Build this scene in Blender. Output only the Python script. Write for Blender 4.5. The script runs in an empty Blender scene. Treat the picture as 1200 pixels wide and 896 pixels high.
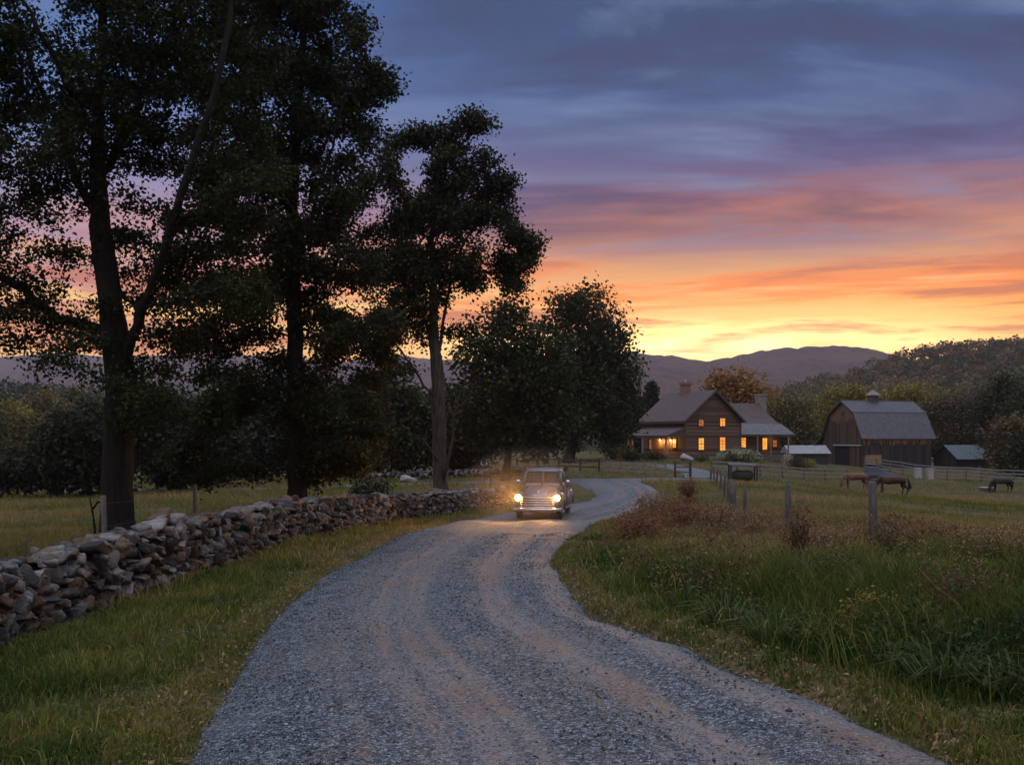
import bpy, math, numpy as np
from mathutils import Vector, Matrix
rng = np.random.default_rng(11)
SC = bpy.context.scene
COL = SC.collection
F, CX, HZ, ZC = 1100.0, 600.0, 511.0, 3.0
R = math.radians

# ------------------------------------------------------------------ helpers
def lin(r, g, b):
    f = lambda c: ((c / 255.0) / 12.92) if c / 255.0 <= 0.04045 else (((c / 255.0) + 0.055) / 1.055) ** 2.4
    return (f(r), f(g), f(b), 1.0)

def wx(px, d):
    return (px - CX) / F * d

def tag(o, label=None, cat=None, group=None, kind=None):
    if label: o['label'] = label
    if cat: o['category'] = cat
    if group: o['group'] = group
    if kind: o['kind'] = kind
    return o

def empty(name, loc=(0, 0, 0), rz=0.0):
    o = bpy.data.objects.new(name, None)
    COL.objects.link(o)
    o.location = loc
    o.rotation_euler = (0, 0, rz)
    o.empty_display_size = 0.3
    return o

def np_mesh(name, V, faces, mat, parent=None, smooth=False, col=None, uv=None):
    V = np.asarray(V, dtype=np.float32).reshape(-1, 3)
    me = bpy.data.meshes.new(name)
    faces = [np.asarray(f, dtype=np.int32) for f in faces if len(f)]
    nl = sum(f.size for f in faces)
    npoly = sum(len(f) for f in faces)
    me.vertices.add(len(V)); me.vertices.foreach_set('co', V.ravel())
    me.loops.add(nl)
    me.loops.foreach_set('vertex_index', np.concatenate([f.ravel() for f in faces]))
    me.polygons.add(npoly)
    ks = np.concatenate([np.full(len(f), f.shape[1], dtype=np.int32) for f in faces])
    st = np.concatenate([[0], np.cumsum(ks)[:-1]]).astype(np.int32)
    me.polygons.foreach_set('loop_start', st)
    if smooth:
        me.polygons.foreach_set('use_smooth', np.ones(npoly, dtype=bool))
    if col is not None:
        a = me.color_attributes.new('col', 'FLOAT_COLOR', 'POINT')
        c = np.ones((len(V), 4), dtype=np.float32); c[:, :3] = col
        a.data.foreach_set('color', c.ravel())
    if uv is not None:
        l = me.uv_layers.new(name='UVMap')
        li = np.concatenate([f.ravel() for f in faces])
        l.data.foreach_set('uv', np.asarray(uv, dtype=np.float32)[li].ravel())
    me.update(calc_edges=True)
    me.materials.append(mat)
    o = bpy.data.objects.new(name, me)
    COL.objects.link(o)
    if parent is not None: o.parent = parent
    return o

class MB:
    """collects polygons, builds one mesh object"""
    def __init__(s): s.v = []; s.f = []
    def add(s, vs, fs, M=None):
        b = len(s.v)
        for p in vs:
            p = Vector(p)
            s.v.append(tuple(M @ p) if M is not None else tuple(p))
        s.f += [tuple(b + i for i in f) for f in fs]
        return s
    def box(s, a, b, M=None):
        x0, y0, z0 = a; x1, y1, z1 = b
        vs = [(x0, y0, z0), (x1, y0, z0), (x1, y1, z0), (x0, y1, z0), (x0, y0, z1), (x1, y0, z1), (x1, y1, z1), (x0, y1, z1)]
        return s.add(vs, [(3, 2, 1, 0), (4, 5, 6, 7), (0, 1, 5, 4), (1, 2, 6, 5), (2, 3, 7, 6), (3, 0, 4, 7)], M)
    def prism(s, pts, vec):
        n = len(pts); vec = Vector(vec)
        vs = [Vector(p) for p in pts] + [Vector(p) + vec for p in pts]
        fs = [tuple(reversed(range(n))), tuple(range(n, 2 * n))] + [(i, (i + 1) % n, n + (i + 1) % n, n + i) for i in range(n)]
        return s.add(vs, fs)
    def slab(s, q, t):
        """quad q (4 points) thickened downwards along its normal by t"""
        q = [Vector(p) for p in q]
        n = (q[1] - q[0]).cross(q[3] - q[0]).normalized()
        return s.prism([p - n * t for p in q], n * t)
    def tube(s, pts, rad, k=8, cap=True):
        pts = [Vector(p) for p in pts]
        if not hasattr(rad, '__len__'): rad = [rad] * len(pts)
        vs = []; up = Vector((0, 0, 1))
        for i, p in enumerate(pts):
            t = (pts[min(i + 1, len(pts) - 1)] - pts[max(i - 1, 0)]).normalized()
            a = t.cross(up)
            if a.length < 0.05: a = t.cross(Vector((0, 1, 0)))
            a.normalize(); b = a.cross(t)
            for j in range(k):
                an = 2 * math.pi * j / k
                vs.append(p + (a * math.cos(an) + b * math.sin(an)) * rad[i])
        fs = []
        for i in range(len(pts) - 1):
            for j in range(k):
                fs.append((i * k + j, i * k + (j + 1) % k, (i + 1) * k + (j + 1) % k, (i + 1) * k + j))
        if cap:
            fs.append(tuple(reversed(range(k)))); fs.append(tuple((len(pts) - 1) * k + j for j in range(k)))
        return s.add(vs, fs)
    def loft(s, rings, cap=True):
        k = len(rings[0]); vs = [p for r in rings for p in r]; fs = []
        for i in range(len(rings) - 1):
            for j in range(k):
                fs.append((i * k + j, i * k + (j + 1) % k, (i + 1) * k + (j + 1) % k, (i + 1) * k + j))
        if cap:
            fs.append(tuple(reversed(range(k)))); fs.append(tuple((len(rings) - 1) * k + j for j in range(k)))
        return s.add(vs, fs)
    def lathe(s, prof, c, axis='y', k=20):
        """prof: (radius, offset) along the axis from centre c"""
        vs = []; fs = []
        for r, h in prof:
            for j in range(k):
                a = 2 * math.pi * j / k
                u, w = r * math.cos(a), r * math.sin(a)
                vs.append({'y': (c[0] + u, c[1] + h, c[2] + w), 'z': (c[0] + u, c[1] + w, c[2] + h), 'x': (c[0] + h, c[1] + u, c[2] + w)}[axis])
        for i in range(len(prof) - 1):
            for j in range(k):
                fs.append((i * k + j, i * k + (j + 1) % k, (i + 1) * k + (j + 1) % k, (i + 1) * k + j))
        fs.append(tuple(reversed(range(k)))); fs.append(tuple((len(prof) - 1) * k + j for j in range(k)))
        return s.add(vs, fs)
    def build(s, name, mat, parent=None, smooth=False, bevel=0, sub=0):
        me = bpy.data.meshes.new(name)
        me.from_pydata(s.v, [], s.f); me.update()
        import bmesh
        bm = bmesh.new(); bm.from_mesh(me)
        bmesh.ops.recalc_face_normals(bm, faces=bm.faces)
        bm.to_mesh(me); bm.free()
        if smooth: me.polygons.foreach_set('use_smooth', [True] * len(me.polygons))
        me.materials.append(mat)
        o = bpy.data.objects.new(name, me); COL.objects.link(o)
        if parent is not None: o.parent = parent
        if bevel:
            m = o.modifiers.new('bevel', 'BEVEL'); m.width = bevel; m.segments = 2; m.limit_method = 'ANGLE'
        if sub:
            m = o.modifiers.new('sub', 'SUBSURF'); m.levels = sub; m.render_levels = sub
        return o

# value noise ----------------------------------------------------------
_tab = np.random.default_rng(5).random((256, 256))
def vnoise(x, y, s=1.0):
    x = np.asarray(x) / s + 1000.3; y = np.asarray(y) / s + 1000.7
    xi = np.floor(x).astype(int); yi = np.floor(y).astype(int)
    fx = x - xi; fy = y - yi
    fx = fx * fx * (3 - 2 * fx); fy = fy * fy * (3 - 2 * fy)
    g = lambda a, b: _tab[a % 256, b % 256]
    return (g(xi, yi) * (1 - fx) + g(xi + 1, yi) * fx) * (1 - fy) + (g(xi, yi + 1) * (1 - fx) + g(xi + 1, yi + 1) * fx) * fy
def fbm(x, y, s, o=3):
    t = 0; a = 1; n = 0
    for i in range(o):
        t = t + a * vnoise(np.asarray(x) + 17 * i, np.asarray(y) - 9 * i, s / 2 ** i); n += a; a *= .5
    return t / n

def smooth(t): 
    t = np.clip(t, 0, 1); return t * t * (3 - 2 * t)

# ------------------------------------------------------------------ materials
def new_mat(name):
    m = bpy.data.materials.new(name); m.use_nodes = True
    nt = m.node_tree; nt.nodes.clear()
    out = nt.nodes.new('ShaderNodeOutputMaterial'); b = nt.nodes.new('ShaderNodeBsdfPrincipled')
    nt.links.new(b.outputs[0], out.inputs[0])
    return m, nt, b, out

def N(nt, typ, **kw):
    n = nt.nodes.new(typ)
    for k, v in kw.items(): setattr(n, k, v)
    return n

def noise_node(nt, vec, scale, detail=4, rough=.55, dist=0.0):
    n = N(nt, 'ShaderNodeTexNoise'); n.inputs['Scale'].default_value = scale
    n.inputs['Detail'].default_value = detail; n.inputs['Roughness'].default_value = rough
    n.inputs['Distortion'].default_value = dist
    if vec is not None: nt.links.new(vec, n.inputs['Vector'])
    return n.outputs['Fac']

def ramp(nt, fac, els, interp='LINEAR'):
    n = N(nt, 'ShaderNodeValToRGB'); cr = n.color_ramp; cr.interpolation = interp
    while len(cr.elements) > 1: cr.elements.remove(cr.elements[-1])
    cr.elements[0].position = els[0][0]; cr.elements[0].color = tuple(els[0][1][:3]) + (1,)
    for p, c in els[1:]:
        e = cr.elements.new(p); e.color = tuple(c[:3]) + (1,)
    nt.links.new(fac, n.inputs[0]); return n.outputs[0]

def mixc(nt, fac, a, b, mode='MIX'):
    n = N(nt, 'ShaderNodeMix', data_type='RGBA', blend_type=mode)
    for sock, v in ((n.inputs[0], fac), (n.inputs[6], a), (n.inputs[7], b)):
        if hasattr(v, 'links'): nt.links.new(v, sock)
        elif isinstance(v, (tuple, list)): sock.default_value = tuple(v[:3]) + (1,)
        else: sock.default_value = v
    return n.outputs[2]

def math_(nt, op, a, b=None, c=None, clamp=False):
    n = N(nt, 'ShaderNodeMath', operation=op); n.use_clamp = clamp
    for i, v in enumerate((a, b, c)):
        if v is None: continue
        if hasattr(v, 'links'): nt.links.new(v, n.inputs[i])
        else: n.inputs[i].default_value = v
    return n.outputs[0]

def mapping(nt, vec, scale=(1, 1, 1), rot=(0, 0, 0), loc=(0, 0, 0)):
    n = N(nt, 'ShaderNodeMapping'); n.inputs['Scale'].default_value = scale
    n.inputs['Rotation'].default_value = rot; n.inputs['Location'].default_value = loc
    nt.links.new(vec, n.inputs['Vector']); return n.outputs[0]

def bump(nt, b, h, strength=.5, dist=.02):
    n = N(nt, 'ShaderNodeBump'); n.inputs['Strength'].default_value = strength; n.inputs['Distance'].default_value = dist
    nt.links.new(h, n.inputs['Height']); nt.links.new(n.outputs[0], b.inputs['Normal'])

def pmat(name, c1, c2=None, rough=.8, scale=3.0, stretch=(1, 1, 1), metal=0.0, bmp=.3, bdist=.02, spec=.4, detail=5):
    m, nt, b, out = new_mat(name)
    tc = N(nt, 'ShaderNodeTexCoord').outputs['Object']
    v = mapping(nt, tc, stretch)
    n = noise_node(nt, v, scale, detail)
    c2 = c2 or tuple(x * .6 for x in c1[:3])
    nt.links.new(ramp(nt, n, [(.3, c2), (.7, c1)]), b.inputs['Base Color'])
    b.inputs['Roughness'].default_value = rough; b.inputs['Metallic'].default_value = metal
    b.inputs['Specular IOR Level'].default_value = spec
    if bmp:
        n2 = noise_node(nt, v, scale * 3, 5)
        bump(nt, b, n2, bmp, bdist)
    return m

def plank_mat(name, c1, c2, axis=2, width=.2, grain=(2, 2, 12), rough=.85, wear=None, wear_at=None):
    """boards along an axis: every board its own tone, grain along the boards, bumped joints"""
    m, nt, b, out = new_mat(name)
    tc = N(nt, 'ShaderNodeTexCoord').outputs['Object']
    sx = N(nt, 'ShaderNodeSeparateXYZ'); nt.links.new(tc, sx.inputs[0])
    if axis == 'xy': a = math_(nt, 'ADD', sx.outputs[0], sx.outputs[1])
    else: a = sx.outputs[axis]
    t = math_(nt, 'DIVIDE', a, width)
    fl = math_(nt, 'FLOOR', t); fr = math_(nt, 'FRACT', t)
    wn = N(nt, 'ShaderNodeTexWhiteNoise', noise_dimensions='1D'); nt.links.new(fl, wn.inputs['W'])
    g = noise_node(nt, mapping(nt, tc, grain), 1.0, 6, .65)
    mx = math_(nt, 'ADD', math_(nt, 'MULTIPLY', wn.outputs[0], .55), math_(nt, 'MULTIPLY', g, .6))
    c = ramp(nt, mx, [(.25, c2), (.85, c1)])
    big = noise_node(nt, tc, .35, 3)
    c = mixc(nt, math_(nt, 'MULTIPLY', big, .5), c, tuple(x * .5 for x in c2[:3]))
    if wear is not None:
        # fresh unweathered wood sheltered below the eaves, ragged lower edge board by board
        lim = math_(nt, 'ADD', wear_at, math_(nt, 'MULTIPLY', math_(nt, 'SUBTRACT', wn.outputs[0], .5), .9))
        lim = math_(nt, 'ADD', lim, math_(nt, 'MULTIPLY', math_(nt, 'SUBTRACT', g, .5), 1.2))
        f = math_(nt, 'SUBTRACT', sx.outputs[2], lim); f = math_(nt, 'MULTIPLY', f, 2.0, clamp=True)
        c = mixc(nt, math_(nt, 'MULTIPLY', f, .92), c, wear)
    joint = math_(nt, 'LESS_THAN', fr, .07)
    c = mixc(nt, joint, c, tuple(x * .35 for x in c2[:3]))
    nt.links.new(c, b.inputs['Base Color']); b.inputs['Roughness'].default_value = rough
    b.inputs['Specular IOR Level'].default_value = .25
    bump(nt, b, math_(nt, 'SUBTRACT', math_(nt, 'ADD', fr, g), math_(nt, 'MULTIPLY', joint, .8)), .5, .03)
    return m

def emit_mat(name, c, strength, c2=None, scale=2.0):
    m, nt, b, out = new_mat(name)
    b.inputs['Base Color'].default_value = (.05, .04, .03, 1)
    b.inputs['Roughness'].default_value = .3
    if c2:
        tc = N(nt, 'ShaderNodeTexCoord').outputs['Object']
        n = noise_node(nt, mapping(nt, tc, (1, 1, 1)), scale, 4)
        nt.links.new(ramp(nt, n, [(.35, c2), (.65, c)]), b.inputs['Emission Color'])
    else: b.inputs['Emission Color'].default_value = tuple(c[:3]) + (1,)
    b.inputs['Emission Strength'].default_value = strength
    return m

def leaf_mat(name, trans=.3, rough=.6):
    m, nt, b, out = new_mat(name)
    at = N(nt, 'ShaderNodeAttribute', attribute_name='col')
    nt.links.new(at.outputs['Color'], b.inputs['Base Color'])
    b.inputs['Roughness'].default_value = rough; b.inputs['Specular IOR Level'].default_value = .12
    t = N(nt, 'ShaderNodeBsdfTranslucent'); nt.links.new(at.outputs['Color'], t.inputs[0])
    mx = N(nt, 'ShaderNodeMixShader'); mx.inputs[0].default_value = trans
    nt.links.new(b.outputs[0], mx.inputs[1]); nt.links.new(t.outputs[0], mx.inputs[2])
    nt.links.new(mx.outputs[0], out.inputs[0])
    return m

M = {}
M['leaf'] = leaf_mat('leaf', .25)
M['grass'] = leaf_mat('grass_blade', .3, .5)
M['bark'] = pmat('bark', (.024, .019, .015), (.008, .007, .006), .9, 5, (3, 3, .5), bmp=.9, bdist=.06, spec=.2)
M['bark_pale'] = pmat('bark_pale', (.13, .108, .083), (.022, .018, .015), .9, 4, (4, 4, .4), bmp=1.0, bdist=.08, spec=.2)
M['stem'] = pmat('stem', (.12, .08, .045), (.06, .04, .025), .9, 8, bmp=0, spec=.2)
M['greywood'] = pmat('grey_wood', (.14, .13, .115), (.05, .047, .043), .9, 3, (5, 5, .7), bmp=.6, bdist=.02, spec=.2)
M['palewood'] = pmat('pale_wood', (.27, .255, .235), (.13, .12, .11), .9, 3, (1, 1, 4), bmp=.4, bdist=.02, spec=.2)
M['darkwood'] = pmat('dark_wood', (.07, .06, .05), (.03, .026, .022), .9, 4, (1, 1, 4), bmp=.4, spec=.2)
M['wire'] = pmat('rusted_wire', (.13, .11, .10), (.07, .06, .055), .7, 4, metal=.2, bmp=0)
M['siding'] = plank_mat('weathered_siding', (.24, .15, .10), (.05, .036, .029), 2, .21, (.5, .5, 14))
M['barnwood'] = plank_mat('barn_boards', (.075, .064, .055), (.02, .018, .017), 'xy', .28, (8, 8, .35), wear=(.36, .19, .085), wear_at=3.35)
M['barngable'] = plank_mat('barn_gable_boards', (.13, .08, .05), (.03, .023, .019), 'xy', .28, (8, 8, .35), wear=(.19, .105, .055), wear_at=6.6)
M['shingle'] = pmat('roof_shingle', (.12, .085, .072), (.035, .027, .024), .85, 5, (1, 1, 2.2), bmp=.8, bdist=.04)
M['metalroof'] = pmat('metal_roof', (.19, .178, .172), (.10, .096, .095), .45, 2, (1, 1, 1), metal=.3, bmp=.1, spec=.5)
M['barnroof'] = pmat('barn_metal_roof', (.092, .09, .093), (.045, .045, .048), .5, 2.5, (1, 1, .5), metal=.2, bmp=.25, spec=.5)
M['greenroof'] = pmat('shed_metal_roof', (.07, .092, .09), (.035, .045, .044), .55, 2.5, metal=.2, bmp=.25)
M['brick'] = pmat('chimney_brick', (.30, .16, .11), (.13, .085, .07), .9, 6, (1, 1, 2), bmp=.7, bdist=.04)
M['fieldstone'] = pmat('chimney_stone', (.28, .25, .22), (.12, .105, .095), .9, 3, bmp=.9, bdist=.06)
M['trim'] = pmat('dark_trim', (.075, .055, .042), (.045, .033, .027), .7, 4, bmp=.1)
M['whiteroof'] = pmat('white_sheet', (.24, .23, .225), (.16, .155, .155), .5, 1.5, bmp=.1)
M['whitepaint'] = pmat('white_paint', (.4, .385, .36), (.25, .24, .22), .6, 4, bmp=.15)
M['lit'] = emit_mat('lit_window', (1.0, .46, .06), 1.25, (.75, .17, .012), 1.7)
M['lit_dim'] = emit_mat('lit_window_dim', (1.0, .26, .03), .55, (.5, .1, .01), 2.5)
M['bulb'] = emit_mat('lamp_bulb', (1.0, .52, .12), 9.0)
M['darkpane'] = pmat('dark_pane', (.015, .015, .018), (.01, .01, .012), .08, 3, bmp=0, spec=.6)

# ------------------------------------------------------------------ terrain
CP = np.array([  # x, y, H below the eye
    (0, -12, 1.5), (0, 0, 1.72), (0, 5.4, 1.9), (0, 8, 2.0), (-.6, 11, 2.12), (-1.2, 18, 2.39), (-.8, 24, 2.62), (0, 29, 2.81), (1, 34, 3.0),
    (3, 40, 3.02), (5.5, 48, 3.0), (6, 58, 3.0), (6, 67, 3.02), (2, 26, 2.7), (.9, 18, 2.4), (1.2, 11, 2.1), (2.5, 5.5, 1.9), (3.3, 33, 2.95),
    (-3, 5.4, 2.02), (-4.2, 8, 2.35), (-6.8, 12.5, 2.77), (-6.6, 14.5, 2.71), (-6.3, 16.5, 2.66), (-6, 20, 2.63), (-5.33, 25.5, 2.66), (-4.2, 31, 2.82),
    (-2.7, 37, 3.05), (-.5, 44, 3.28), (-3.3, 12, 2.25), (-3.6, 17, 2.42), (-10, 5, 2.7), (-14, -5, 2.6), (-20, 20, 2.95), (-9, 21, 2.72), (-10, 30, 2.95), (-5, 41, 3.12),
    (-20, 45, 3.5), (-20, 65, 3.85), (-60, 60, 4.1), (-60, 130, 5.4), (-15, 130, 4.9), (-8, 75, 3.4), (-8, 95, 3.7), (-60, 10, 3.3), (-90, 150, 5.6), (-30, 95, 4.4),
    (3.6, 5.4, 1.8), (4.5, 7, 1.70), (8, 6, 1.55), (4, 11, 1.86), (2.6, 17, 2.15), (6.3, 16.4, 1.98), (6.5, 22, 2.40), (7, 29, 2.68), (7.2, 33, 2.75), (4.2, 28, 2.55),
    (9, 40, 2.9), (11.5, 50, 2.95), (15.5, 70, 3.35), (29, 72, 4.58), (31.5, 86, 4.9), (45, 90, 5.35), (50, 104, 4.95), (38, 110, 4.2), (50, 135, 4.42), (61, 140, 4.6),
    (20.3, 110, 2.65), (30, 120, 2.85), (16, 118, 2.6), (22, 88, 3.5), (20, 80, 3.8), (12, 78, 3.2), (4, 100, 2.95), (15, 145, 2.6), (90, 150, 5), (80, 80, 6.3),
    (40, 30, 4.0), (18, 22, 2.75), (18, 40, 3.35), (20, 5, 2.0), (100, 30, 6), (40, 5, 3), (15, -8, 1.6), (-30, -12, 3), (60, -10, 4), (25, 55, 3.9)], dtype=float)
_S = 20.0
_c = CP[:, :2] / _S
def _tps(r2): return np.where(r2 > 1e-12, .5 * r2 * np.log(np.maximum(r2, 1e-12)), 0)
_n = len(CP)
_K = _tps(((_c[:, None] - _c[None]) ** 2).sum(-1)) + np.eye(_n) * .0015
_P = np.c_[np.ones(_n), _c]
_A = np.zeros((_n + 3, _n + 3)); _A[:_n, :_n] = _K; _A[:_n, _n:] = _P; _A[_n:, :_n] = _P.T
_w = np.linalg.solve(_A, np.r_[CP[:, 2], 0, 0, 0])
def hraw(x, y):
    """ground height (world z) without the road's bed"""
    x = np.asarray(x, dtype=float); y = np.asarray(y, dtype=float)
    shp = x.shape; x = x.ravel(); y = y.ravel()
    xc = np.clip(x, -85, 98); yc = np.clip(y, -11, 150)
    q = np.stack([xc, yc], 1) / _S
    h = np.empty(len(q))
    for i in range(0, len(q), 20000):
        s = q[i:i + 20000]
        h[i:i + 20000] = _tps(((s[:, None] - _c[None]) ** 2).sum(-1)) @ _w[:_n] + _w[_n] + s @ _w[_n + 1:]
    out = np.maximum(np.maximum(-90 - x, x - 100), np.maximum(y - 150, -14 - y))
    t = smooth(out / 150.0)
    h = h * (1 - t) + 5.0 * t
    far = smooth((np.hypot(x, y) - 8) / 30)
    z = ZC - h + (fbm(x, y, 2.2, 3) - .5) * (.10 + .12 * far)
    return z.reshape(shp)

# road edges: left/right stations (x, y)
RL = np.array([(-1.7, -10), (-1.75, -2), (-1.80, 3), (-1.85, 5.5), (-2.2, 7.2), (-2.69, 9.7), (-2.96, 12.2), (-3.28, 16.4), (-3.15, 21.5), (-2.65, 28), (-1.3, 34.5), (.9, 40), (3.3, 44.5), (4.4, 48.5), (4.5, 54), (4.2, 59.5), (3.6, 64)], float)
RR = np.array([(3.1, -10), (2.95, -2), (2.75, 3), (2.5, 5.6), (2.07, 7.1), (1.39, 9.7), (.85, 12), (.75, 16.6), (.95, 20.8), (2.0, 27), (3.4, 33), (5.4, 38.7), (7.0, 43.8), (7.6, 48.5), (8.1, 54.5), (8.3, 60), (8.6, 64)], float)
def resample(P, n):
    t = np.arange(len(P)); ti = np.linspace(0, len(P) - 1, n)
    out = np.empty((n, P.shape[1]))
    for k in range(n):                       # Catmull-Rom
        i = min(int(ti[k]), len(P) - 2); f = ti[k] - i
        p0, p1, p2, p3 = P[max(i - 1, 0)], P[i], P[i + 1], P[min(i + 2, len(P) - 1)]
        out[k] = .5 * (2 * p1 + (p2 - p0) * f + (2 * p0 - 5 * p1 + 4 * p2 - p3) * f * f + (3 * p1 - p0 - 3 * p2 + p3) * f ** 3)
    return out
NS = 240
EL, ER = resample(RL, NS), resample(RR, NS)
DRV = resample(np.array([(-45, 76), (-25, 70), (-8, 66.5), (5, 65), (11, 67.5), (15, 74), (17, 84), (15, 94), (9, 100)], float), 120)
DHW = 1.9
def road_lat(x, y):
    """signed lateral position on the road: 0 at the middle, +-1 at the edges; and the driveway's"""
    x = np.asarray(x, float).ravel(); y = np.asarray(y, float).ravel()
    out = np.full(len(x), 9.0); drv = np.full(len(x), 9.0)
    C = (EL + ER) / 2; W = (ER - EL) / 2; hw = np.hypot(W[:, 0], W[:, 1])
    idx = np.where((x > -60) & (x < 60) & (y > -20) & (y < 110))[0]
    for i in range(0, len(idx), 20000):
        s = idx[i:i + 20000]
        d2 = (x[s, None] - C[None, :, 0]) ** 2 + (y[s, None] - C[None, :, 1]) ** 2
        j = d2.argmin(1)
        l = ((x[s] - C[j, 0]) * W[j, 0] + (y[s] - C[j, 1]) * W[j, 1]) / hw[j] ** 2
        end = np.where((j == 0) | (j == NS - 1), np.sqrt(d2[np.arange(len(s)), j]) / hw[j], 0)
        out[s] = np.where(end > 1, 9, l)
        drv[s] = np.sqrt(((x[s, None] - DRV[None, :, 0]) ** 2 + (y[s, None] - DRV[None, :, 1]) ** 2).min(1)) / DHW
    return out, drv
def hgt(x, y):
    x = np.asarray(x, float); y = np.asarray(y, float)
    l, dv = road_lat(x, y)
    m = np.maximum(smooth((1.12 - np.abs(l)) / .25), smooth((1.1 - dv) / .25)).reshape(x.shape)
    return hraw(x, y) - .16 * m
def gz(x, y): return float(hraw(np.array([x]), np.array([y]))[0])
def at(px, d, dz=0.0):
    x = wx(px, d); return (x, d, gz(x, d) + dz)

def grow(a, b, n, p): return a + (b - a) * np.linspace(0, 1, n) ** p
ys = np.unique(np.r_[grow(-14, -250, 14, 2), np.arange(-14, 2, 1.0), np.arange(2, 30, .3), np.arange(30, 80, .7), np.arange(80, 170, 2.0), grow(170, 4600, 34, 2.2)])
xs = np.unique(np.r_[grow(-30, -4400, 34, 2.4), np.arange(-30, -10, .8), np.arange(-10, 14, .3), np.arange(14, 60, .8), grow(60, 4400, 36, 2.4)])
def build_ground():
    X, Y = np.meshgrid(xs, ys); Z = hgt(X, Y)
    V = np.stack([X, Y, Z], -1).reshape(-1, 3)
    nx, ny = len(xs), len(ys)
    i = (np.arange(ny - 1)[:, None] * nx + np.arange(nx - 1)[None]).ravel()
    Fq = np.stack([i, i + 1, i + nx + 1, i + nx], 1)
    m, nt, b, out = new_mat('pasture')
    tc = N(nt, 'ShaderNodeTexCoord').outputs['Object']
    n1 = noise_node(nt, tc, .09, 4); n2 = noise_node(nt, tc, 1.1, 5, .65); n3 = noise_node(nt, tc, 14, 4, .7)
    c = ramp(nt, n1, [(.35, (.12, .11, .035)), (.5, (.185, .15, .054)), (.66, (.235, .17, .072))])
    c = mixc(nt, ramp(nt, n2, [(.4, (0, 0, 0)), (.65, (1, 1, 1))]), c, (.05, .062, .022))
    c = mixc(nt, ramp(nt, n3, [(.3, (0, 0, 0)), (.62, (.92, .92, .92))]), c, (.03, .026, .014))
    nt.links.new(c, b.inputs['Base Color']); b.inputs['Roughness'].default_value = .95
    b.inputs['Specular IOR Level'].default_value = .1
    bump(nt, b, n3, .9, .06)
    tag(np_mesh('ground', V, [Fq], m, smooth=True), kind='structure')
build_ground()

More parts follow.
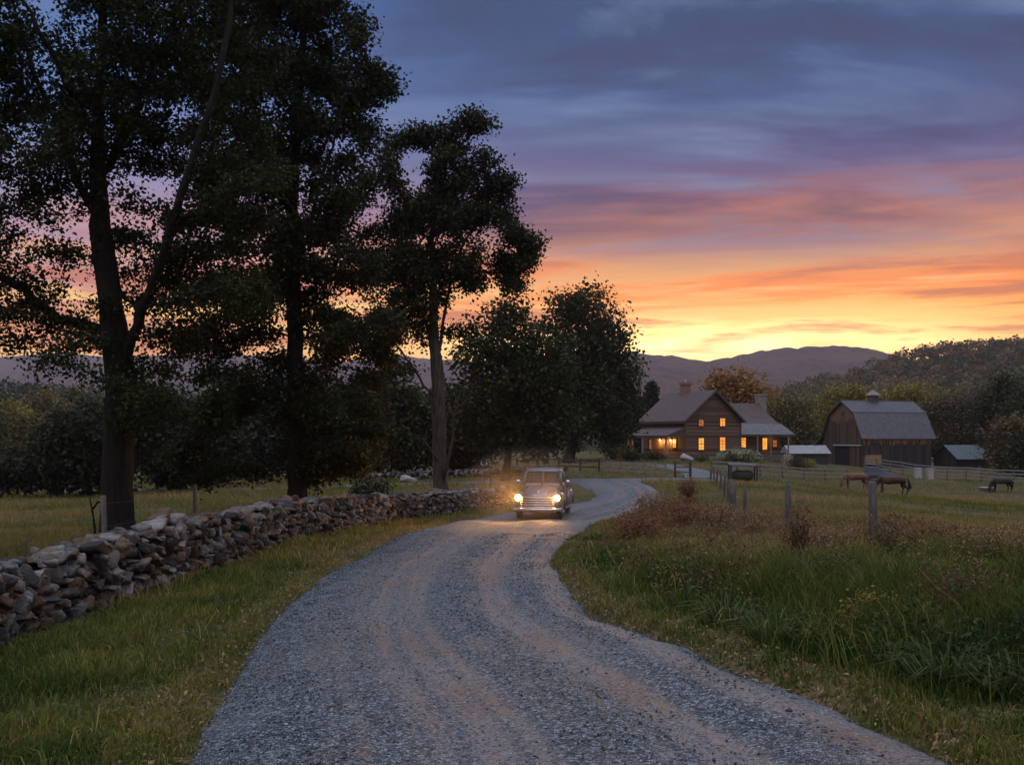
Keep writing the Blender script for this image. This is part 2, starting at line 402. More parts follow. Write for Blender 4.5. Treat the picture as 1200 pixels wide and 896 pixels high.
def gravel_mat(name, tracks=True):
    m, nt, b, out = new_mat(name)
    tc = N(nt, 'ShaderNodeTexCoord'); uv = tc.outputs['UV']; ob = tc.outputs['Object']
    sx = N(nt, 'ShaderNodeSeparateXYZ'); nt.links.new(uv, sx.inputs[0])
    wob = noise_node(nt, mapping(nt, ob, (.8, .35, .5)), 1.0, 3)
    fine = noise_node(nt, mapping(nt, uv, (21, .22, 1)), 1.0, 5, .6)
    u = math_(nt, 'ADD', sx.outputs[0], math_(nt, 'MULTIPLY', math_(nt, 'SUBTRACT', wob, .5), .07))
    u = math_(nt, 'ADD', u, math_(nt, 'MULTIPLY', math_(nt, 'SUBTRACT', fine, .5), .05))
    k = lambda v: (v, v, v)
    if tracks:
        dirt = ramp(nt, u, [(.0, k(.0)), (.17, k(.0)), (.225, k(.35)), (.255, k(.1)), (.30, k(.3)), (.335, k(.8)), (.37, k(.3)), (.415, k(.8)), (.44, k(.45)), (.465, k(.75)), (.50, k(.1)), (.60, k(.05)), (.645, k(.35)), (.67, k(.2)), (.70, k(.85)), (.725, k(.5)), (.755, k(.8)), (.79, k(.1)), (.86, k(.1)), (.91, k(.9)), (.96, k(.7)), (1, k(.4))])
    else:
        dirt = ramp(nt, u, [(0, k(.2)), (.3, k(.5)), (.5, k(.2)), (.7, k(.5)), (1, k(.2))])
    vo = N(nt, 'ShaderNodeTexVoronoi'); vo.inputs['Scale'].default_value = 46; nt.links.new(ob, vo.inputs['Vector'])
    vo2 = N(nt, 'ShaderNodeTexVoronoi'); vo2.inputs['Scale'].default_value = 105; nt.links.new(ob, vo2.inputs['Vector'])
    sep = N(nt, 'ShaderNodeSeparateColor'); nt.links.new(vo.outputs['Color'], sep.inputs[0])
    sep2 = N(nt, 'ShaderNodeSeparateColor'); nt.links.new(vo2.outputs['Color'], sep2.inputs[0])
    tone = math_(nt, 'ADD', math_(nt, 'MULTIPLY', sep.outputs[0], .5), math_(nt, 'MULTIPLY', sep2.outputs[0], .5))
    stone = ramp(nt, tone, [(.2, (.012, .016, .021)), (.5, (.05, .065, .078)), (.78, (.24, .275, .295)), (.95, (.50, .54, .56))])
    big = noise_node(nt, ob, .7, 4)
    n4 = noise_node(nt, ob, 38, 5, .7)
    dc = mixc(nt, ramp(nt, n4, [(.3, k(0)), (.7, k(1))]), (.06, .05, .045), (.26, .205, .17))
    dc = mixc(nt, ramp(nt, big, [(.5, (0, 0, 0)), (.62, (1, 1, 1))]), dc, mixc(nt, ramp(nt, n4, [(.3, k(0)), (.7, k(1))]), (.065, .04, .028), (.24, .155, .10)))
    dm = math_(nt, 'ADD', dirt, math_(nt, 'MULTIPLY', math_(nt, 'SUBTRACT', n4, .5), 1.0), clamp=True)
    dm = math_(nt, 'ADD', dm, math_(nt, 'MULTIPLY', math_(nt, 'SUBTRACT', fine, .5), 1.9), clamp=True)
    dm = math_(nt, 'ADD', dm, math_(nt, 'MULTIPLY', math_(nt, 'SUBTRACT', big, .5), .45), clamp=True)
    # loose stones still lie on the packed dirt
    dm = math_(nt, 'MULTIPLY', dm, math_(nt, 'SUBTRACT', 1.0, math_(nt, 'MULTIPLY', math_(nt, 'GREATER_THAN', sep.outputs[1], .86), .8)))
    c = mixc(nt, dm, stone, dc)
    nt.links.new(c, b.inputs['Base Color']); b.inputs['Roughness'].default_value = .75
    b.inputs['Specular IOR Level'].default_value = .45
    h = math_(nt, 'ADD', math_(nt, 'MULTIPLY', math_(nt, 'SUBTRACT', 1.0, vo.outputs['Distance']), .7), math_(nt, 'MULTIPLY', math_(nt, 'SUBTRACT', 1.0, vo2.outputs['Distance']), .4))
    h = math_(nt, 'MULTIPLY', h, math_(nt, 'SUBTRACT', 1.15, dm))
    bump(nt, b, math_(nt, 'ADD', h, math_(nt, 'MULTIPLY', n4, .35)), 1.0, .035)
    return m
M['gravel'] = gravel_mat('gravel_road'); M['drive'] = gravel_mat('gravel_drive', False)

RUT = lambda u: (-.035 * np.exp(-((u - .38) / .08) ** 2) - .04 * np.exp(-((u - .735) / .07) ** 2) + .015 * np.exp(-((u - .58) / .06) ** 2) + .02 * np.exp(-((u - .2) / .08) ** 2))
def build_road():
    ns, nu = 700, 40
    L, Rr = resample(RL, ns), resample(RR, ns)
    u = np.linspace(-.08, 1.08, nu)
    Pt = L[:, None] * (1 - u[None, :, None]) + Rr[:, None] * u[None, :, None]
    X, Y = Pt[..., 0], Pt[..., 1]
    edge = smooth((np.abs(u - .5) - .40) / .18)[None]
    Z = hraw(X, Y) + .035 + RUT(u)[None] - .17 * edge * (.75 + .8 * (fbm(X, Y, .8, 3) - .2)) + (fbm(X, Y, .35, 2) - .5) * .022
    V = np.stack([X, Y, Z], -1).reshape(-1, 3)
    seg = np.r_[0, np.cumsum(np.hypot(*np.diff((L + Rr) / 2, axis=0).T))]
    uv = np.stack([np.broadcast_to(u[None], (ns, nu)), np.broadcast_to(seg[:, None], (ns, nu))], -1).reshape(-1, 2)
    i = (np.arange(ns - 1)[:, None] * nu + np.arange(nu - 1)[None]).ravel()
    Fq = np.stack([i, i + 1, i + nu + 1, i + nu], 1)
    tag(np_mesh('gravel_road', V, [Fq], M['gravel'], smooth=True, uv=uv), kind='structure')
    # driveway to the house
    C = resample(DRV, 200); T = np.gradient(C, axis=0); T /= np.hypot(T[:, 0], T[:, 1])[:, None]
    Nn = np.stack([T[:, 1], -T[:, 0]], 1); nu = 14; u = np.linspace(-1.05, 1.05, nu)
    Pt = C[:, None] + Nn[:, None] * (u[None, :, None] * DHW)
    X, Y = Pt[..., 0], Pt[..., 1]
    Z = hraw(X, Y) + .02 - .16 * smooth((np.abs(u) - .8) / .25)[None]
    V = np.stack([X, Y, Z], -1).reshape(-1, 3)
    uv = np.stack([np.broadcast_to((u[None] + 1) / 2, X.shape), np.broadcast_to(np.arange(200)[:, None] * .7, X.shape)], -1).reshape(-1, 2)
    i = (np.arange(199)[:, None] * nu + np.arange(nu - 1)[None]).ravel()
    tag(np_mesh('driveway', V, [np.stack([i, i + nu, i + nu + 1, i + 1], 1)], M['drive'], smooth=True, uv=uv), kind='structure')
build_road()

def build_stones():
    """loose gravel lying on the road, near part"""
    n = 95000
    d = 4.2 + 22 * rng.random(n) ** 1.9
    u = rng.random(n)
    # more at the edges and between the ruts
    keep = rng.random(n) < (.09 + .75 * (np.exp(-((u - .12) / .14) ** 2) + .7 * np.exp(-((u - .6) / .07) ** 2) + .9 * np.exp(-((u - .86) / .05) ** 2) + .5 * np.exp(-((u - 1) / .05) ** 2)))
    d, u = d[keep], u[keep]; out_ = rng.random(len(u)) < .16; u = np.where(out_, np.where(u > .5, 1 + .09 * np.abs(rng.normal(size=len(u))), -.09 * np.abs(rng.normal(size=len(u)))), (u - .5) * 1.06 + .5)
    xl = np.interp(d, EL[:, 1], EL[:, 0]); xr = np.interp(d, ER[:, 1], ER[:, 0])
    x = xl + (xr - xl) * u; y = d; n = len(x)
    z = hraw(x, y) + .035 + RUT(u) - .15 * smooth((np.abs(u - .5) - .40) / .18)
    s = (.004 + .009 * rng.random(n) ** 4) * (1 + (d - 4) * .02)
    big = rng.random(n) < .01; s[big] *= 2.0
    base = np.array([(1, 0, 0), (-1, 0, 0), (0, 1, 0), (0, -1, 0), (0, 0, .75), (0, 0, -.75), (.6, .6, .4), (-.6, -.6, .4)])
    V = base[None] * s[:, None, None] * (.7 + .6 * rng.random((n, 8, 3)))
    a = rng.random(n) * 6.28; ca, sa = np.cos(a), np.sin(a)
    V = np.stack([V[..., 0] * ca[:, None] - V[..., 1] * sa[:, None], V[..., 0] * sa[:, None] + V[..., 1] * ca[:, None], V[..., 2]], -1)
    V += np.stack([x, y, z + s * .25], -1)[:, None]
    f = np.array([(0, 6, 4), (6, 2, 4), (2, 1, 4), (1, 7, 4), (7, 3, 4), (3, 0, 4), (2, 6, 0), (3, 7, 1), (0, 3, 5), (3, 1, 5), (1, 2, 5), (2, 0, 5)])
    Fc = (np.arange(n)[:, None, None] * 8 + f[None]).reshape(-1, 3)
    t = rng.random(n) ** 1.6
    col = np.stack([.022 + .24 * t ** 1.9, .028 + .26 * t ** 1.9, .035 + .275 * t ** 1.9], -1)
    brown = rng.random(n) < .15; col[brown] *= np.array([1.0, .75, .55])
    mm, nt, b, out = new_mat('loose_stone')
    atn = N(nt, 'ShaderNodeAttribute', attribute_name='col'); nt.links.new(atn.outputs['Color'], b.inputs['Base Color'])
    b.inputs['Roughness'].default_value = .7
    tag(np_mesh('gravel', V.reshape(-1, 3), [Fc], mm, col=np.repeat(col, 8, 0)), kind='stuff')
build_stones()
# ------------------------------------------------------------------ foliage and trees
def unit(n, r=None):
    v = (r or rng).normal(size=(n, 3)); return v / np.linalg.norm(v, axis=1)[:, None]

def leaf_cards(P, size, up=.35, droop=0.0, aspect=.37):
    """one pointed, slightly folded leaf per point: two triangles"""
    n = len(P); s = size * (.6 + .8 * rng.random(n))
    u = unit(n); u[:, 2] -= droop; u /= np.linalg.norm(u, axis=1)[:, None]
    nn = unit(n); nn[:, 2] = np.abs(nn[:, 2]) + up
    w = np.cross(nn, u); w /= np.linalg.norm(w, axis=1)[:, None] + 1e-9
    q = np.cross(u, w)
    a = P - u * (s * .5)[:, None]; c = P + u * (s * .5)[:, None]
    k = (s * aspect)[:, None]; m = P + q * (s * .12)[:, None]
    V = np.stack([a, m + w * k, c, m - w * k], 1).reshape(-1, 3)
    i = np.arange(n) * 4
    return V, np.concatenate([np.stack([i, i + 1, i + 2], 1), np.stack([i, i + 2, i + 3], 1)])

def tone(n, c1, c2, t):
    c1, c2 = np.array(c1), np.array(c2)
    return c1[None] * (1 - t[:, None]) + c2[None] * t[:, None]

def branch_mesh(name, nodes, parent_i, rad, mat, parent, flare=None, min_r=0.0, ksides=None):
    n = len(nodes); kids = [[] for _ in range(n)]
    for i in range(n):
        if parent_i[i] >= 0: kids[parent_i[i]].append(i)
    V, Fq, b = [], [], 0
    stack = [(0, None)]
    while stack:
        i, src = stack.pop()
        ch = [src] if src is not None else []
        ch.append(i)
        while kids[ch[-1]]:
            ks = sorted(kids[ch[-1]], key=lambda k: -rad[k])
            for k in ks[1:]: stack.append((k, ch[-1]))
            ch.append(ks[0])
        if len(ch) < 2: continue
        P = nodes[ch]; r = rad[ch].copy()
        if src is not None: r[0] = r[1]
        if r.max() < min_r: continue
        k = ksides or (12 if r.max() > .12 else (6 if r.max() > .03 else 3))
        T = np.gradient(P, axis=0); T /= np.linalg.norm(T, axis=1)[:, None] + 1e-9
        a0 = np.cross(T, np.array([.31, .95, .05])); a0 /= np.linalg.norm(a0, axis=1)[:, None] + 1e-9
        b0 = np.cross(T, a0)
        an = np.linspace(0, 2 * np.pi, k, endpoint=False)
        rr = r[:, None] * np.ones((1, k))
        if flare is not None:
            zz = np.clip((flare - P[:, 2]) / 1.1 + 1, 0, 1)
            rr = rr * (1 + .55 * (zz ** 2)[:, None] * (1 + .35 * np.sin(an * 5 + 1)[None]))
        if r.max() > .1: rr = rr * (1 + .07 * np.sin(an * 3 + P[:, 2:3] * .7) + .05 * (rng.random((len(P), k)) - .5))
        ring = P[:, None] + a0[:, None] * (np.cos(an)[None, :, None] * rr[..., None]) + b0[:, None] * (np.sin(an)[None, :, None] * rr[..., None])
        m = len(P)
        i0 = (np.arange(m - 1)[:, None] * k + np.arange(k)[None]).ravel()
        i1 = (np.arange(m - 1)[:, None] * k + (np.arange(k)[None] + 1) % k).ravel()
        V.append(ring.reshape(-1, 3)); Fq.append(np.stack([i0, i1, i1 + k, i0 + k], 1) + b); b += m * k
    return np_mesh(name, np.concatenate(V), [np.concatenate(Fq)], mat, parent, smooth=True)

def colonise(start_lines, attr, step=.5, kill=.8, maxit=140, influence=6.0):
    """space colonisation: limbs given as polylines (first point of each is attached to the nearest earlier node)"""
    nodes, par = [], []
    for L in start_lines:
        L = np.asarray(L, float)
        seg = np.r_[0, np.cumsum(np.linalg.norm(np.diff(L, axis=0), axis=1))]
        m = max(2, int(seg[-1] / step) + 1); t = np.linspace(0, seg[-1], m)
        Pn = np.stack([np.interp(t, seg, L[:, k]) for k in range(3)], 1)
        Pn[1:-1] += rng.normal(size=(m - 2, 3)) * step * .06
        if nodes:
            j = int(np.linalg.norm(np.array(nodes) - Pn[0], axis=1).argmin()); prev = j; Pn = Pn[1:]
        else: prev = -1
        for p in Pn:
            nodes.append(p); par.append(prev); prev = len(nodes) - 1
    nodes = [np.array(p) for p in nodes]
    A = attr.copy(); NA = np.array(nodes)
    D = np.linalg.norm(A[:, None] - NA[None], axis=2); best = D.argmin(1); bd = D.min(1)
    alive = bd > kill * .6
    for it in range(maxit):
        act = np.where(alive & (bd < influence + it * .2))[0]
        if not len(act): break
        NA = np.array(nodes)
        dirs = A[act] - NA[best[act]]; dirs /= np.linalg.norm(dirs, axis=1)[:, None] + 1e-9
        acc = np.zeros_like(NA); np.add.at(acc, best[act], dirs)
        src = np.unique(best[act])
        g = acc[src]; g /= np.linalg.norm(g, axis=1)[:, None] + 1e-9
        g += rng.normal(size=g.shape) * .18; g[:, 2] += .04
        g /= np.linalg.norm(g, axis=1)[:, None] + 1e-9
        new = NA[src] + g * step
        base = len(nodes)
        for k in range(len(src)): nodes.append(new[k]); par.append(int(src[k]))
        idx = np.where(alive)[0]
        Dn = np.linalg.norm(A[idx][:, None] - new[None], axis=2)
        jm = Dn.argmin(1); dm = Dn.min(1); better = dm < bd[idx]
        best[idx[better]] = base + jm[better]; bd[idx[better]] = dm[better]
        alive &= bd > kill
    return np.array(nodes), np.array(par)

def pipe_radius(par, tip, base_r):
    n = len(par); cnt = np.zeros(n); kids = np.zeros(n, int)
    for i in range(n):
        if par[i] >= 0: kids[par[i]] += 1
    for i in range(n - 1, -1, -1):
        if kids[i] == 0: cnt[i] += 1
        if par[i] >= 0: cnt[par[i]] += cnt[i]
    p = math.log(base_r / tip) / math.log(max(cnt[0], 3))
    return tip * np.maximum(cnt, 1) ** p, kids == 0

def blob_points(blobs, n, d, ry=1.0, dd=0.0, rough=False):
    if rough:
        A = blob_points([(b[0], b[1], b[2] * 1.2, b[3] * 1.2) + tuple(b[4:]) for b in blobs], n * 2, d, ry, dd)
        g = fbm(A[:, 0] + A[:, 1] * .6, A[:, 2] * 1.5 + A[:, 1] * .45, d * .05, 2)
        A = A[g > np.quantile(g, .40)]
        return A[rng.permutation(len(A))[:n]]
    """points inside ellipsoids given in image measures at depth d"""
    B = np.array([b[:4] for b in blobs], float); dz = np.array([b[4] if len(b) > 4 else 0 for b in blobs], float)
    k = d / F
    w = B[:, 2] * B[:, 3]; pick = rng.choice(len(B), n, p=w / w.sum())
    v = unit(n) * (rng.random(n) ** (1 / 2.2))[:, None]
    q = B[pick]
    x = (q[:, 0] - CX) * k + v[:, 0] * q[:, 2] * k
    z = ZC - (q[:, 1] - HZ) * k + v[:, 2] * q[:, 3] * k
    yr = np.minimum(q[:, 2], q[:, 3] * 1.3) * k * ry
    y = d + dd + dz[pick] + v[:, 1] * yr + rng.normal(size=n) * .3
    x += rng.normal(size=n) * q[:, 2] * k * .16; z += rng.normal(size=n) * q[:, 3] * k * .16
    return np.stack([x, y, z], 1)

def clump_leaves(centres, per, sigma, size, c1, c2, var=.5, up=.35, droop=0.0, flat=.75):
    n = len(centres); m = np.maximum(1, (per * (.5 + rng.random(n))).astype(int))
    idx = np.repeat(np.arange(n), m)
    off = rng.normal(size=(len(idx), 3)) * np.array([1, 1, flat]) * sigma
    Pp = centres[idx] + off
    V, Fc = leaf_cards(Pp, size, up, droop)
    t = np.clip(rng.random(n)[idx] * .55 + rng.random(len(idx)) * var, 0, 1)
    return V, Fc, np.repeat(tone(len(idx), c1, c2, t), 4, 0)

def px3(pts, d, dd=0):
    """polyline given as (px, py[, depth offset]) -> world points near depth d"""
    out = []
    for p in pts:
        dy = d + dd + (p[2] if len(p) > 2 else 0)
        out.append(((p[0] - CX) / F * dy, dy, ZC - (p[1] - HZ) / F * dy))
    return out

def big_tree(name, label, base, d, limbs, blobs, nattr, base_r, leaf, per, sigma, c1, c2, bark, step=.5, kill=.75, group=None, dead=(), tip=.009, ry=1.0, bare=None, total=None):
    """trunk and limbs from polylines, twigs by space colonisation, one leaf mesh"""
    rx, ryy, rz = base
    root = empty(name, base); tag(root, label, 'tree', group)
    lines = [np.array(px3(l, d)) for l in limbs]
    lines[0][0] = (rx, ryy, rz - .25)
    A = blob_points(blobs, nattr, d, ry, rough=True)
    A = A[A[:, 2] > rz + 1.0]
    nodes, par = colonise(lines, A, step, kill)
    rad, tips = pipe_radius(par, tip, base_r)
    o = branch_mesh('trunk', nodes - np.array(base), par, rad, bark, root, flare=.25)
    thin = np.where(rad < tip * 3.2)[0]
    ctr = nodes[thin]
    ctr = np.concatenate([ctr, (ctr + nodes[par[thin]]) / 2])
    # foliage comes in masses with open gaps between them
    g = fbm(ctr[:, 0] + ctr[:, 1] * .6, ctr[:, 2] + ctr[:, 1] * .45, d * .024, 2)
    ctr = ctr[rng.random(len(ctr)) < np.clip((g - .26) * 6, .15, 1)]
    if total: per = total / len(ctr)
    if bare is not None: ctr = ctr[~bare(ctr)]
    V, Fc, C = clump_leaves(ctr, per, sigma, leaf, c1, c2)
    np_mesh('crown', V - np.array(base), [Fc], M['leaf'], root, col=C)
    for k, dl in enumerate(dead):
        P = np.array(px3(dl[0], d)); b = MB(); r0 = dl[1]
        q = resample(P, 14); q[1:-1] += rng.normal(size=(12, 3)) * .03
        b.tube([tuple(x - np.array(base)) for x in q], list(np.linspace(r0, .012, 14)), 6)
        for j in (5, 8, 10):
            e = q[j] + np.array([rng.normal() * .5, rng.normal() * .4, .3 + .5 * rng.random()])
            mid = (q[j] + e) / 2 + rng.normal(size=3) * .08
            b.tube([tuple(x - np.array(base)) for x in (q[j], mid, e)], [.025, .016, .006], 4)
        b.build('dead_branch', bark, root, smooth=True)
    return root

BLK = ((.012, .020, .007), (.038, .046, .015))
# --- the big oak by the wall
d1 = 20.5
b1 = at(138, d1)
big_tree('oak_tree', 'huge dark oak with forked trunk behind the nearest stretch of stone wall', b1, d1,
  [[(138, 640), (138, 560), (140, 480), (139, 430), (130, 360), (119, 280, .3), (114, 200, .4), (117, 110, .2), (122, 20), (122, -90)],
   [(145, 435), (158, 380, -.4), (176, 340, -.8), (198, 280, -1.2), (214, 225, -1.5), (240, 150, -1.6), (262, 70, -1.5), (275, -20, -1.2)],
   [(168, 358, -.6), (196, 356, -1), (235, 346, -1.6), (280, 338, -1.8)],
   [(133, 392), (105, 382, .5), (66, 372, 1.0), (28, 340, 1.2), (-10, 318, 1.2), (-60, 290, 1)],
   [(134, 405, 0), (104, 396, -1), (70, 410, -2), (44, 432, -2.4)],
   [(118, 262, .3), (92, 215, 1.0), (70, 150, 1.6), (40, 90, 2), (20, 20, 2)],
   [(119, 210, .3), (150, 150, 1.2), (175, 90, 1.8), (205, 30, 2.2), (220, -40, 2)],
   [(116, 170, .4), (80, 100, -1), (50, 40, -1.8), (10, -30, -2)],
   [(205, 262, -1.2), (250, 235, -1.8), (300, 210, -2)]],
  [(60, 60, 95, 75), (150, 40, 90, 70), (-60, 110, 90, 110), (45, 205, 95, 60), (100, 140, 80, 70), (195, 130, 75, 80), (245, 55, 65, 60), (-80, 280, 90, 80),
   (5, 300, 55, 40), (25, 378, 55, 16), (-40, 410, 60, 20), (205, 255, 75, 50), (160, 315, 50, 22), (250, 318, 60, 26), (250, 365, 60, 14), (40, 400, 55, 12), (150, 350, 50, 16), (110, 300, 40, 30), (200, 400, 40, 12), (185, 440, 30, 16), (70, -90, 140, 70), (210, -80, 120, 70), (290, 200, 45, 50),
   (70, 325, 45, 24), (215, 490, 36, 24, -1), (100, 260, 50, 30), (270, 130, 50, 50)],
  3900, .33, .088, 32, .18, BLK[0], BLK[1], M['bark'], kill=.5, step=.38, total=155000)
# --- the second tree, drooping boughs
d2 = 29.0
b2 = at(349, d2)
big_tree('maple_tree', 'tall dark tree with boughs drooping to the meadow, behind the middle of the stone wall', b2, d2,
  [[(349, 620), (348, 560), (347, 480), (345, 400), (342, 300), (345, 200), (352, 100), (356, 0), (358, -80)],
   [(346, 330), (366, 250, -1), (388, 170, -1.6), (410, 90, -1.8), (425, 30, -1.5)],
   [(345, 270), (318, 200, 1), (296, 120, 1.6), (285, 40, 1.4)],
   [(346, 440), (385, 400, -1.5), (425, 380, -2), (455, 372, -2)],
   [(347, 480), (300, 450, -1.6), (262, 452, -2.4), (238, 490, -2.6)],
   [(346, 400), (300, 370, -1), (255, 370, -2)],
   [(344, 230), (380, 205, -1), (425, 175, -1)]],
  [(330, 40, 75, 60), (395, 85, 55, 50), (425, 45, 32, 26), (445, 110, 22, 24), (305, 150, 75, 70), (390, 195, 45, 50), (335, 265, 80, 50), (395, 290, 45, 42), (300, 330, 68, 28),
   (385, 352, 55, 24), (330, 462, 56, 24), (430, 462, 38, 32), (262, 478, 48, 36), (330, 395, 80, 18), (405, 380, 55, 16), (240, 415, 40, 16), (430, 420, 36, 16), (310, 440, 40, 16), (240, 525, 44, 40), (400, 520, 42, 42), (330, -60, 95, 60), (300, 512, 40, 28),
   (226, 480, 26, 26), (365, 470, 55, 36), (440, 500, 24, 24), (414, 560, 26, 16), (345, 318, 60, 30)],
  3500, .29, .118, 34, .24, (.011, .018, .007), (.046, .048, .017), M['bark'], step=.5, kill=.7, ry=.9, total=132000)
# --- the third, pale ridged trunk
d3 = 41.0
b3 = at(516, d3)
big_tree('ash_tree', 'open tree with pale ridged trunk and dead side branch behind the far wall end', b3, d3,
  [[(516, 600), (515, 560), (515, 500), (512, 440), (509, 380), (508, 320), (505, 260), (515, 200), (535, 150)],
   [(511, 425), (521, 370, .8), (530, 320, 1.2), (548, 275, 1.4), (580, 250, 1.4), (605, 270, 1.2)],
   [(509, 470), (490, 440, -1), (470, 410, -1.6), (440, 380, -2), (410, 385, -2.2)],
   [(508, 400), (490, 360, 1), (470, 330, 1.6), (440, 300, 1.8)],
   [(507, 350), (485, 290, -1), (470, 230, -1.5), (455, 190, -1.5)],
   [(528, 330), (560, 320, 1), (600, 318, 1.5), (622, 300, 1.5)]],
  [(545, 150, 30, 20), (505, 178, 44, 28), (480, 212, 42, 28), (555, 195, 34, 22), (578, 215, 24, 14), (450, 262, 50, 28), (515, 250, 62, 36), (600, 280, 30, 15), (550, 300, 52, 20), (470, 318, 60, 34),
   (425, 342, 40, 18), (593, 340, 22, 10), (612, 296, 18, 13), (520, 322, 58, 22), (455, 385, 55, 9), (560, 385, 40, 9), (402, 445, 30, 20), (430, 318, 42, 30), (425, 378, 38, 16), (465, 402, 36, 8), (590, 315, 30, 14), (610, 285, 22, 14), (575, 250, 24, 20)],
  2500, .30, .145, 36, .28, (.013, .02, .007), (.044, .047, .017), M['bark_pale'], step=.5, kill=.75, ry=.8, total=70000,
  dead=[([(520, 560, -.3), (531, 510, -.6), (533, 482, -.8), (546, 470, -1), (558, 447, -1)], .09), ([(512, 540, -.3), (500, 520, -.8), (486, 508, -1.1)], .06)])

def mid_tree(name, label, px, d, blobs, nclump, leaf, per, sigma, c1, c2, trunk_r=.3, bark=None, group=None, ry=1.0, cat='tree', seedshape=None):
    """trees further away: trunk with a dozen limbs into leaf clumps that sit near the crown's surface"""
    base = at(px, d); root = empty(name, base); tag(root, label, cat, group)
    A = blob_points(blobs, nclump, d, ry)
    A = A[A[:, 2] > base[2] + .4]
    cz = np.array([ZC - (b[1] - HZ) / F * d for b in blobs]).mean()
    cx = np.array([(b[0] - CX) / F * d for b in blobs]).mean()
    top = np.array([cx, d, cz])
    nodes, par = colonise([[(base[0], d, base[2] - .3), ((base[0] * 2 + cx) / 3, d, base[2] + (cz - base[2]) * .45), tuple(top)]], A[:: max(1, len(A) // 110)], max(.6, d * .012), max(.9, d * .018))
    rad, tips = pipe_radius(par, .03, trunk_r)
    branch_mesh('trunk', nodes - np.array(base), par, rad, bark or M['bark'], root, flare=.2, ksides=7)
    V, Fc, C = clump_leaves(A, per, sigma, leaf, c1, c2, up=.5)
    np_mesh('crown', V - np.array(base), [Fc], M['leaf'], root, col=C)
    return root

def auto_blobs(px, top, bot, w, n=9, lean=0):
    """a rounded crown: lumps along the outline of an egg"""
    out = [(px, (top + bot) / 2, w * .33, (bot - top) * .36)]
    for k in range(n):
        a = 2 * math.pi * (k + rng.random() * .6) / n
        ex = math.cos(a) * w * .33; ey = math.sin(a) * (bot - top) * .34
        if ey > 0: ex *= 1.1
        out.append((px + ex + lean * ey, (top + bot) / 2 - ey * 1.0, w * (.13 + .06 * rng.random()), (bot - top) * (.12 + .05 * rng.random())))
    return out

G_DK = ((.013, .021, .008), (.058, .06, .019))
G_MD = ((.045, .06, .02), (.115, .115, .036))
G_YE = ((.12, .11, .022), (.27, .21, .04))
G_OR = ((.17, .095, .03), (.33, .17, .045))
G_OL = ((.075, .075, .026), (.18, .145, .048))

mid_tree('maple_tree', 'dense dark round tree just behind the old pickup truck', 592, 65,
  [(600, 392, 44, 26), (575, 420, 42, 34), (630, 420, 38, 32), (645, 455, 30, 30), (655, 490, 22, 24), (600, 455, 60, 36), (570, 480, 44, 34), (612, 505, 48, 26), (640, 520, 26, 12), (590, 365, 24, 12), (545, 500, 24, 24)],
  430, .30, 46, .55, *G_DK, trunk_r=.27)
mid_tree('oak_tree', 'tall round tree catching orange light beside the farmhouse porch', 666, 100,
  [(690, 385, 42, 36), (665, 362, 26, 20), (645, 390, 16, 22), (712, 400, 30, 34), (728, 440, 20, 24), (735, 470, 14, 22), (700, 440, 42, 42), (675, 420, 34, 40), (700, 490, 40, 34), (668, 480, 30, 30), (725, 505, 18, 20), (690, 345, 24, 9)],
  520, .38, 46, .75, *G_DK, trunk_r=.55)
mid_tree('maple_tree', 'dark leafy tree filling the gap between the drooping tree and the pale trunk', 472, 78,
  auto_blobs(462, 448, 558, 120, 11), 380, .36, 40, .75, *G_DK, trunk_r=.35)
mid_tree('maple_tree', 'low dark tree directly behind the pale ridged trunk', 548, 82, auto_blobs(535, 452, 554, 90, 9), 300, .36, 40, .75, *G_DK, trunk_r=.35)
mid_tree('elm_tree', 'dark broad tree at the meadow edge behind the forked oak', 60, 62,
  [(80, 520, 42, 26), (110, 505, 36, 28), (40, 548, 46, 22), (95, 545, 40, 28), (150, 510, 40, 40), (130, 550, 30, 24), (20, 555, 34, 20), (180, 480, 36, 34)], 420, .32, 44, .6, (.014, .02, .009), (.04, .044, .02), trunk_r=.4)
mid_tree('elm_tree', 'dark tree under the drooping boughs at the meadow edge', 205, 70, auto_blobs(215, 470, 570, 130, 10), 380, .34, 42, .65, (.014, .02, .009), (.042, .045, .02), trunk_r=.4)
mid_tree('elm_tree', 'dark tree with low crown seen under the drooping tree', 305, 88, auto_blobs(310, 462, 562, 130, 10), 360, .4, 40, .8, (.014, .021, .009), (.042, .046, .02), trunk_r=.4)
mid_tree('maple_tree', 'dark tree in the row behind the wire fence and second trunk', 395, 92, auto_blobs(392, 456, 558, 110, 10), 320, .4, 40, .8, (.015, .022, .01), (.045, .048, .02), trunk_r=.4)

# left wood beyond the meadow
for (px, d, top, bot, w, col, lab) in [
    (2, 150, 470, 556, 80, G_YE, 'yellowing round tree at the far meadow edge, cut by the picture side'),
    (52, 165, 458, 550, 74, G_OL, 'olive round tree beyond the meadow between two darker crowns'),
    (90, 175, 452, 548, 60, G_MD, 'mid green tree beyond the meadow, next to the forked oak trunk'),
    (-50, 140, 440, 556, 110, G_MD, 'mostly cropped green tree at the edge beyond the left meadow'),
    (140, 185, 450, 550, 80, G_MD, 'green tree beyond the meadow half hidden by the forked oak'),
    (250, 190, 455, 550, 90, G_MD, 'green tree beyond the meadow seen between the two big dark trees'),
    (365, 180, 450, 548, 90, G_DK, 'dark tree beyond the meadow behind the drooping tree')]:
    mid_tree('broadleaf_tree', lab, px, d, auto_blobs(px, top, bot, w, 10), 260, .55, 34, 1.1, *col, trunk_r=.4, group='trees beyond the left meadow')

